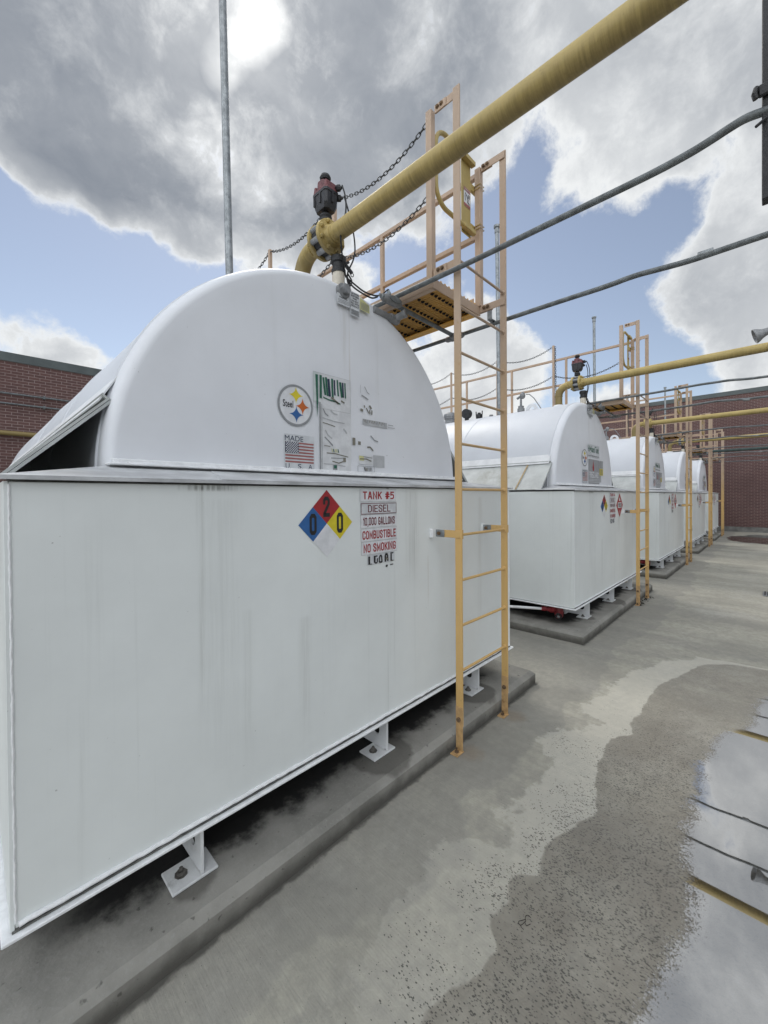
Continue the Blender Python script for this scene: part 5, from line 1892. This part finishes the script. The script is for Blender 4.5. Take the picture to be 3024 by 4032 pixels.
def make_lower_conduit(bends, yend):
    root = empty('conduit_line')
    x, z = 1.225, 3.085
    P = [(x, 3.5, z)] + [(x + dx, y, z + dz) for y, dx, dz in bends] + [(x, yend, z)]
    a = MB()
    a.tube(soften(P), 0.0165, 12)
    a.build('tube', M['conduit'], root)
    a = MB()
    a.lathe((x, 0.19, z), (0, 1, 0), [(0, 0.019), (0.015, 0.026), (0.05, 0.026), (0.06, 0.031), (0.12, 0.031), (0.13, 0.026), (0.165, 0.026), (0.18, 0.019)], 12)
    a.lathe((x - 0.06, 0.275, z), (1, 0, 0), [(0, 0.021), (0.03, 0.028), (0.06, 0.028)], 12)
    a.build('tee_fitting', M['cast'], root)
    a = MB()
    for y in (-1.43,):
        a.cyl((x, y - 0.035, z), (x, y + 0.035, z), 0.0195, 14)
    a.build('coupling', M['galv'], root)
    a = MB()
    a.bbox(LX1 - 0.006, LX1 + 0.0, -0.112, -0.070, z + 0.018, 3.185, 0.002)
    a.bbox(LX1 - 0.006, x + 0.02, -0.112, -0.070, z + 0.0175, z + 0.0235, 0.002)
    a.tube([(x - 0.025, -0.09, z + 0.02), (x - 0.022, -0.09, z - 0.012), (x, -0.09, z - 0.024), (x + 0.022, -0.09, z - 0.012), (x + 0.02, -0.09, z + 0.02)], 0.005, 6)
    a.build('hanger', M['galv'], root, smooth=30)
    return root


def make_vent():
    root = empty('vent_pole')
    a = MB()
    a.cyl((0, 0, 3.05), (0, 0, 6.50), 0.033, 16)
    a.build('tube', M['galv'], root)
    a = MB()
    a.lathe((0, 0, 6.42), (0, 0, 1), [(0, 0.034), (0.0, 0.042), (0.06, 0.042), (0.065, 0.036), (0.09, 0.036), (0.095, 0.055), (0.13, 0.058), (0.14, 0.03)], 16)
    a.build('cap', M['galv'], root)
    return root


# ------------------------------------------------------------------ build the row
def place(o, i):
    o.location = (TX[i], D, 0)
    return o


NEAR = ['nearest', 'second', 'third', 'fourth', 'farthest']
proto = {}
pad0 = make_pad()
tank0 = make_tank()
ladder0 = make_ladder()
plat0 = make_platform()
gate0 = make_gate()
pipe0 = make_pipe()
act0 = make_actuator()
stub0 = make_fillcap()
cab0 = make_cables()
cross0 = make_cross_conduit()
vent0 = make_vent()

for i in range(5):
    nm = NEAR[i]
    at = NEAR[i] + ' tank'
    p = place(pad0 if i == 0 else copy_tree(pad0), i)
    tag(p, 'grey concrete plinth with chamfered edge under the ' + at, 'plinth', 'plinths under the tanks')
    l = place(ladder0 if i == 0 else copy_tree(ladder0), i)
    tag(l, 'tan yellow steel ladder fixed to the front of the ' + at, 'ladder', 'ladders on the tanks')
    p = place(plat0 if i == 0 else copy_tree(plat0), i)
    tag(p, 'faded tan walkway with handrail over the ' + at, 'walkway', 'walkways over the tanks')
    if i < 4:
        p = place(gate0 if i == 0 else copy_tree(gate0), i)
        tag(p, 'yellow loop safety gate at the ladder top of the ' + at, 'safety gate', 'ladder gates')
    p = place(pipe0 if i == 0 else copy_tree(pipe0), i)
    tag(p, ('yellow overhead fuel pipe with flanged valve rising from the ' if i < 4 else 'dark green overhead fuel pipe rising from the ') + at, 'pipe', 'overhead fuel pipes')
    if i == 4:
        for ch in list(p.children):
            for c2 in [ch] + list(ch.children):
                if c2.data:
                    c2.data = c2.data.copy()
                    c2.data.materials[0] = M['dkgreen']
        p.scale = (0.8, 1, 1)
    p = place(act0 if i == 0 else copy_tree(act0), i)
    p.scale = (0.72, 0.72, 1.0)
    p.location = (TX[i], D + 0.5025 * 0.28, 0)
    tag(p, 'black and dull red valve actuator on the pipe of the ' + at, 'actuator', 'valve actuators')
    p = place(stub0 if i == 0 else copy_tree(stub0), i)
    tag(p, 'short stub pipe with dark cap on the front crown of the ' + at, 'pipe stub', 'capped stubs')
    p = place(cab0 if i == 0 else copy_tree(cab0), i)
    tag(p, 'thin black cables hanging from the actuator of the ' + at, 'cable', 'sensor cables')
    p = place(cross0 if i == 0 else copy_tree(cross0), i)
    tag(p, 'short grey conduit with junction fitting below the walkway of the ' + at, 'conduit', 'junction conduits')
    p = vent0 if i == 0 else copy_tree(vent0)
    p.location = (TX[i] + (0.06 if i == 1 else 0.0), [3.55, 3.56, 3.40, 3.39, 3.34][i], [0.0, 0.0, -0.13, -0.12, -0.2][i])
    if i == 0:
        p.rotation_euler = (0, R(-0.85), 0)
    tag(p, 'tall grey vent pole standing on the ' + at, 'vent pole', 'vent poles')

# tanks carry their own markings
for i in range(5):
    t = copy_tree(tank0)
    place(t, i)
    tag(t, ['white fuel tank marked TANK #5, nearest, with weathered stickers on its dome', 'white fuel tank marked TANK #4, second in the row',
            'white fuel tank third in the row, between the second and fourth', 'white fuel tank fourth in the row, next to the farthest', 'white fuel tank farthest away, beside the end brick wall'][i],
        'fuel tank', 'fuel tanks in a row')
    decals_common(t, '54321'[i], i == 0)
    if i == 0:
        decals_first_dome(t)
    else:
        decals_other_dome(t)


    if i == 1:
        a = MB()
        a.sheet([(-1.318, 0.70, 2.140), (-1.318, 0.722, 2.140), (-1.664, 0.742, 1.7935), (-1.664, 0.722, 1.7935)], 0.002)
        a.build('rust_streak', M['rustrun'], t, smooth=0)


def kill(o):
    for c in list(o.children):
        kill(c)
    bpy.data.objects.remove(o)


kill(tank0)

# conduits, each with its own small kinks
UP = {0: [(0.9, 0, 0), (0.2, 0, 0), (-0.36, 0, -0.004), (-1.0, 0, 0.004), (-1.30, 0, 0.006), (-1.44, 0, 0.016), (-1.52, 0, 0.030), (-1.58, 0, 0.044), (-1.63, 0, 0.052), (-1.69, 0, 0.040)],
      1: [(0.9, 0, 0.03), (0.0, 0, 0.045), (-0.55, 0, 0.05), (-0.95, 0, 0.065), (-1.14, 0, 0.060), (-1.28, 0, 0.062), (-1.47, 0, 0.038), (-1.60, 0, 0.034), (-1.7, 0, 0.03)]}
LO = {0: [(2.0, 0, 0), (0.2, 0, 0.005), (-0.6, 0, 0.006), (-0.92, 0, 0.0), (-1.07, 0, 0.010), (-1.21, 0, -0.002), (-1.34, 0, -0.012), (-1.46, 0, -0.012), (-1.7, 0, -0.008)],
      1: [(2.0, 0, 0.01), (0.2, 0, 0.016), (-0.78, 0, 0.018), (-1.07, 0, 0.040), (-1.22, 0, 0.024), (-1.65, 0, 0.0)]}
rnd = random.Random(5)
for i in range(5):
    b = UP.get(i) or [(0.5, 0, 0.03), (-0.6 + rnd.uniform(-.3, .2), 0, 0.05), (-1.0, 0, 0.045 + rnd.uniform(-.01, .02)), (-1.4, 0, 0.03), (-1.7, 0, 0.03)]
    o = place(make_upper_conduit(b, -1.74 if i == 0 else -8.71), i)
    tag(o, 'upper overhead grey conduit passing left of the ladder of the ' + NEAR[i] + ' tank', 'conduit', 'overhead conduits')
    b = LO.get(i) or [(1.0, 0, 0.0), (-0.7 + rnd.uniform(-.2, .2), 0, 0.015), (-1.0, 0, 0.02 + rnd.uniform(-.015, .015)), (-1.3, 0, 0.0), (-1.6, 0, 0.0)]
    o = place(make_lower_conduit(b, -8.71), i)
    tag(o, 'lower overhead grey conduit passing right of the ladder of the ' + NEAR[i] + ' tank', 'conduit', 'overhead conduits')

# chains along the open side of the walkways
YS = [0.022, 1.085, 2.17, 3.25, 4.33]
xq = LX0 + 0.016
mesh_cache = {}


def put_chain(i, key, p0, p1, sag, label):
    if key in mesh_cache:
        o = mesh_cache[key].copy()
        COL.objects.link(o)
    else:
        o = make_chain(p0, p1, sag)
        mesh_cache[key] = o
    place(o, i)
    tag(o, label, 'chain', 'chains along the walkways')


BAY = ['first', 'second', 'third', 'fourth']
for i in range(4):
    for bay in range(4 if i < 2 else 1):
        for lev, z in (('upper', 4.335), ('lower', 3.815)):
            y0, y1 = YS[bay] + (0.03 if bay == 0 else 0.022), YS[bay + 1] - 0.022
            if i >= 1 and bay == 0 and lev == 'upper':
                put_chain(i, 'hang', (xq, YS[1] - 0.032, 4.335), (xq, YS[1] - 0.042, 3.35), 0.0, 'unhooked chain hanging straight down a walkway post of the ' + NEAR[i] + ' tank')
                continue
            put_chain(i, (bay, lev), (xq, y0, z), (xq, y1, z), 0.125 if bay == 0 and i == 0 and lev == 'upper' else 0.115,
                      '%s chain in the %s walkway bay from the ladder of the %s' % (lev, BAY[bay], NEAR[i] + ' tank'))

# hanging strut that carries the nearest conduit
a = MB()
s_ = empty('support_strut')
a.bbox(2.222, 2.278, -0.055, 0.033, 2.880, 5.6, 0.003)
a.build('channel', M['dark'], s_, smooth=0)
a = MB()
a.bar((2.25, -0.05, 5.5), (2.25, -1.209, 5.5), 0.05, 0.05)
a.build('bracket_arm', M['dark'], s_, smooth=0)
a = MB()
a.bbox(2.205, 2.222, -0.02, 0.045, 3.28, 3.33, 0.006)
a.tube([(2.21, 0.05, 3.28), (2.205, 0.055, 3.30), (2.215, 0.05, 3.325), (2.25, 0.045, 3.33)], 0.010, 8)
a.cyl((2.215, 0.02, 3.19), (2.20, 0.05, 3.165), 0.006, 6)
a.build('conduit_clamp', M['dark'], s_)
tag(s_, 'dark steel strut hanging at the right edge with a conduit clamped to it', 'strut')

# horn loudspeaker
h = empty('horn_loudspeaker', (8.27, 0.200, 4.080))
a = MB()
ax = Vector((0.12, -0.93, 0.30)).normalized()
prof = [(0.10, 0.0), (0.05, 0.05), (0.012, 0.096), (-0.003, 0.108), (0.004, 0.111), (0.02, 0.107), (0.05, 0.092), (0.085, 0.070), (0.12, 0.057), (0.16, 0.050), (0.23, 0.048), (0.32, 0.048)]
a.lathe((0, 0, 0), ax, prof, 28)
a.build('bell', M['cast'], h, smooth=50)
a = MB()
a.lathe(ax * 0.32, ax, [(0, 0.05), (0.02, 0.062), (0.14, 0.062), (0.16, 0.05)], 20)
a.build('driver', M['cast'], h)
a = MB()
e_ = ax * 0.40
a.bar((e_.x, e_.y - 0.05, e_.z - 0.03), (e_.x + 0.02, -1.42, 1.42), 0.04, 0.04)
a.bar((e_.x, e_.y, e_.z), (e_.x, e_.y - 0.08, e_.z - 0.06), 0.04, 0.03)
a.build('mount_arm', M['cast'], h, smooth=0)
tag(h, 'grey horn loudspeaker above the second overhead pipe at the right edge', 'loudspeaker')


# red drain valves below the tanks
def make_red_valve():
    root = empty('drain_valve')
    a = MB()
    a.cyl((-1.95, 0.9, 0.285), (-1.62, 0.36, 0.275), 0.017, 10)
    a.build('pipe_stub', M['white'], root)
    a = MB()
    a.lathe((-1.64, 0.40, 0.276), (0.55, -0.83, 0), [(0, 0.028), (0.05, 0.030), (0.055, 0.022), (0.075, 0.03), (0.11, 0.046), (0.15, 0.046), (0.17, 0.03), (0.20, 0.030)], 12)
    a.lathe((-1.54, 0.22, 0.30), (0, 0, -1), [(0, 0.05), (0.03, 0.056), (0.10, 0.052), (0.13, 0.03)], 12)
    a.lathe((-1.585, 0.27, 0.262), (0, 0, 1), [(0, 0.04), (0.03, 0.046), (0.05, 0.03)], 8)
    a.build('body', M['redpaint'], root, smooth=40)
    a = MB()
    ax = Vector((-0.75, -0.62, -0.2)).normalized()
    c = Vector((-1.64, 0.19, 0.215))
    a.cyl((-1.57, 0.22, 0.24), c, 0.014, 8)
    ring = a.ring(c, ax, 0.036, 18)
    a.tube(ring, 0.009, 8, closed=True)
    for i in range(0, 18, 6):
        a.cyl(c, ring[i], 0.006, 6)
    a.build('handwheel', M['black'], root)
    a = MB()
    a.lathe(c - ax * 0.004, ax, [(0, 0.017), (0.014, 0.015), (0.018, 0.0)], 12)
    a.build('wheel_hub', M['galv'], root)
    return root


rv0 = make_red_valve()
for n_, i in enumerate((1, 2)):
    o = rv0 if n_ == 0 else copy_tree(rv0)
    place(o, i)
    tag(o, 'red drain valve with round handwheel under the left corner of the ' + NEAR[i] + ' tank', 'valve', 'drain valves')

# green tag on a ladder rung
a = MB()
a.add([(0, 0, 0), (0.11, 0.01, 0.02), (0.10, 0.012, 0.15), (0.015, 0.002, 0.13), (0, 0.004, 0), (0.11, 0.014, 0.02), (0.10, 0.016, 0.15), (0.015, 0.006, 0.13)],
      [(0, 1, 2, 3), (7, 6, 5, 4), (0, 4, 5, 1), (1, 5, 6, 2), (2, 6, 7, 3), (3, 7, 4, 0)])
a.cyl((0.0, 0.003, 0.08), (-0.22, 0.0, 0.09), 0.006, 6)
o = a.build('plastic_tag', M['green'], smooth=0)
o.location = (TX[2] + 1.42, D + LYC, 0.76)
tag(o, 'small green plastic tag sticking out beside the ladder of the third tank', 'tag')

# drain cover in the yard
dcv = empty('drain_cover', (9.42, -0.02, 0.0))
a = MB()
a.bbox(-0.2, 0.2, -0.14, 0.14, 0.002, 0.016, 0.004)
a.build('frame', M['galv'], dcv, smooth=0)
a = MB()
for q in range(7):
    a.box(-0.17, 0.17, -0.115 + q * 0.036, -0.095 + q * 0.036, 0.0165, 0.022)
a.build('grate', M['dark'], dcv, smooth=0)
tag(dcv, 'small metal drain cover in the concrete at the right edge', 'drain cover')

# leaf litter caught behind the ladder feet of the second tank
a = MB()
rl = random.Random(9)
for q in range(70):
    x = TX[1] + LX0 + rl.uniform(-0.05, 0.75)
    y = D - 0.185 - abs(rl.gauss(0, 0.05))
    s = rl.uniform(0.008, 0.028)
    t = rl.uniform(0, 6.28)
    a.add([(x + s * math.cos(t), y + s * math.sin(t), 0.004 + rl.uniform(0, .012)), (x - s * math.sin(t) * .5, y + s * math.cos(t) * .5, 0.006 + rl.uniform(0, .014)),
           (x - s * math.cos(t), y - s * math.sin(t), 0.004 + rl.uniform(0, .01)), (x + s * math.sin(t) * .5, y - s * math.cos(t) * .5, 0.005)], [(0, 1, 2, 3)])
tag(a.build('leaf_litter', M['holes'], smooth=0), 'dark dead leaves caught at the ladder feet of the second tank', 'leaf litter', kind='stuff')

# a curled twig on the wet concrete
a = MB()
for l in ([(1.5307, 0.7102), (1.545, 0.7146), (1.5544, 0.7077), (1.552, 0.6967)], [(1.5073, 0.726), (1.4978, 0.7215), (1.4996, 0.7124), (1.5229, 0.7067), (1.5314, 0.7095), (1.5184, 0.7179), (1.5073, 0.726)],
          [(1.5191, 0.7049), (1.5122, 0.6963), (1.5288, 0.6875)], [(1.4981, 0.7139), (1.4919, 0.7076), (1.4902, 0.6981)]):
    a.tube(cable([(x, y, 0.007) for x, y in l]), 0.0011, 5)
tag(a.build('twig', M['holes']), 'thin dark curled twig lying on the wet concrete in the foreground', 'twig')
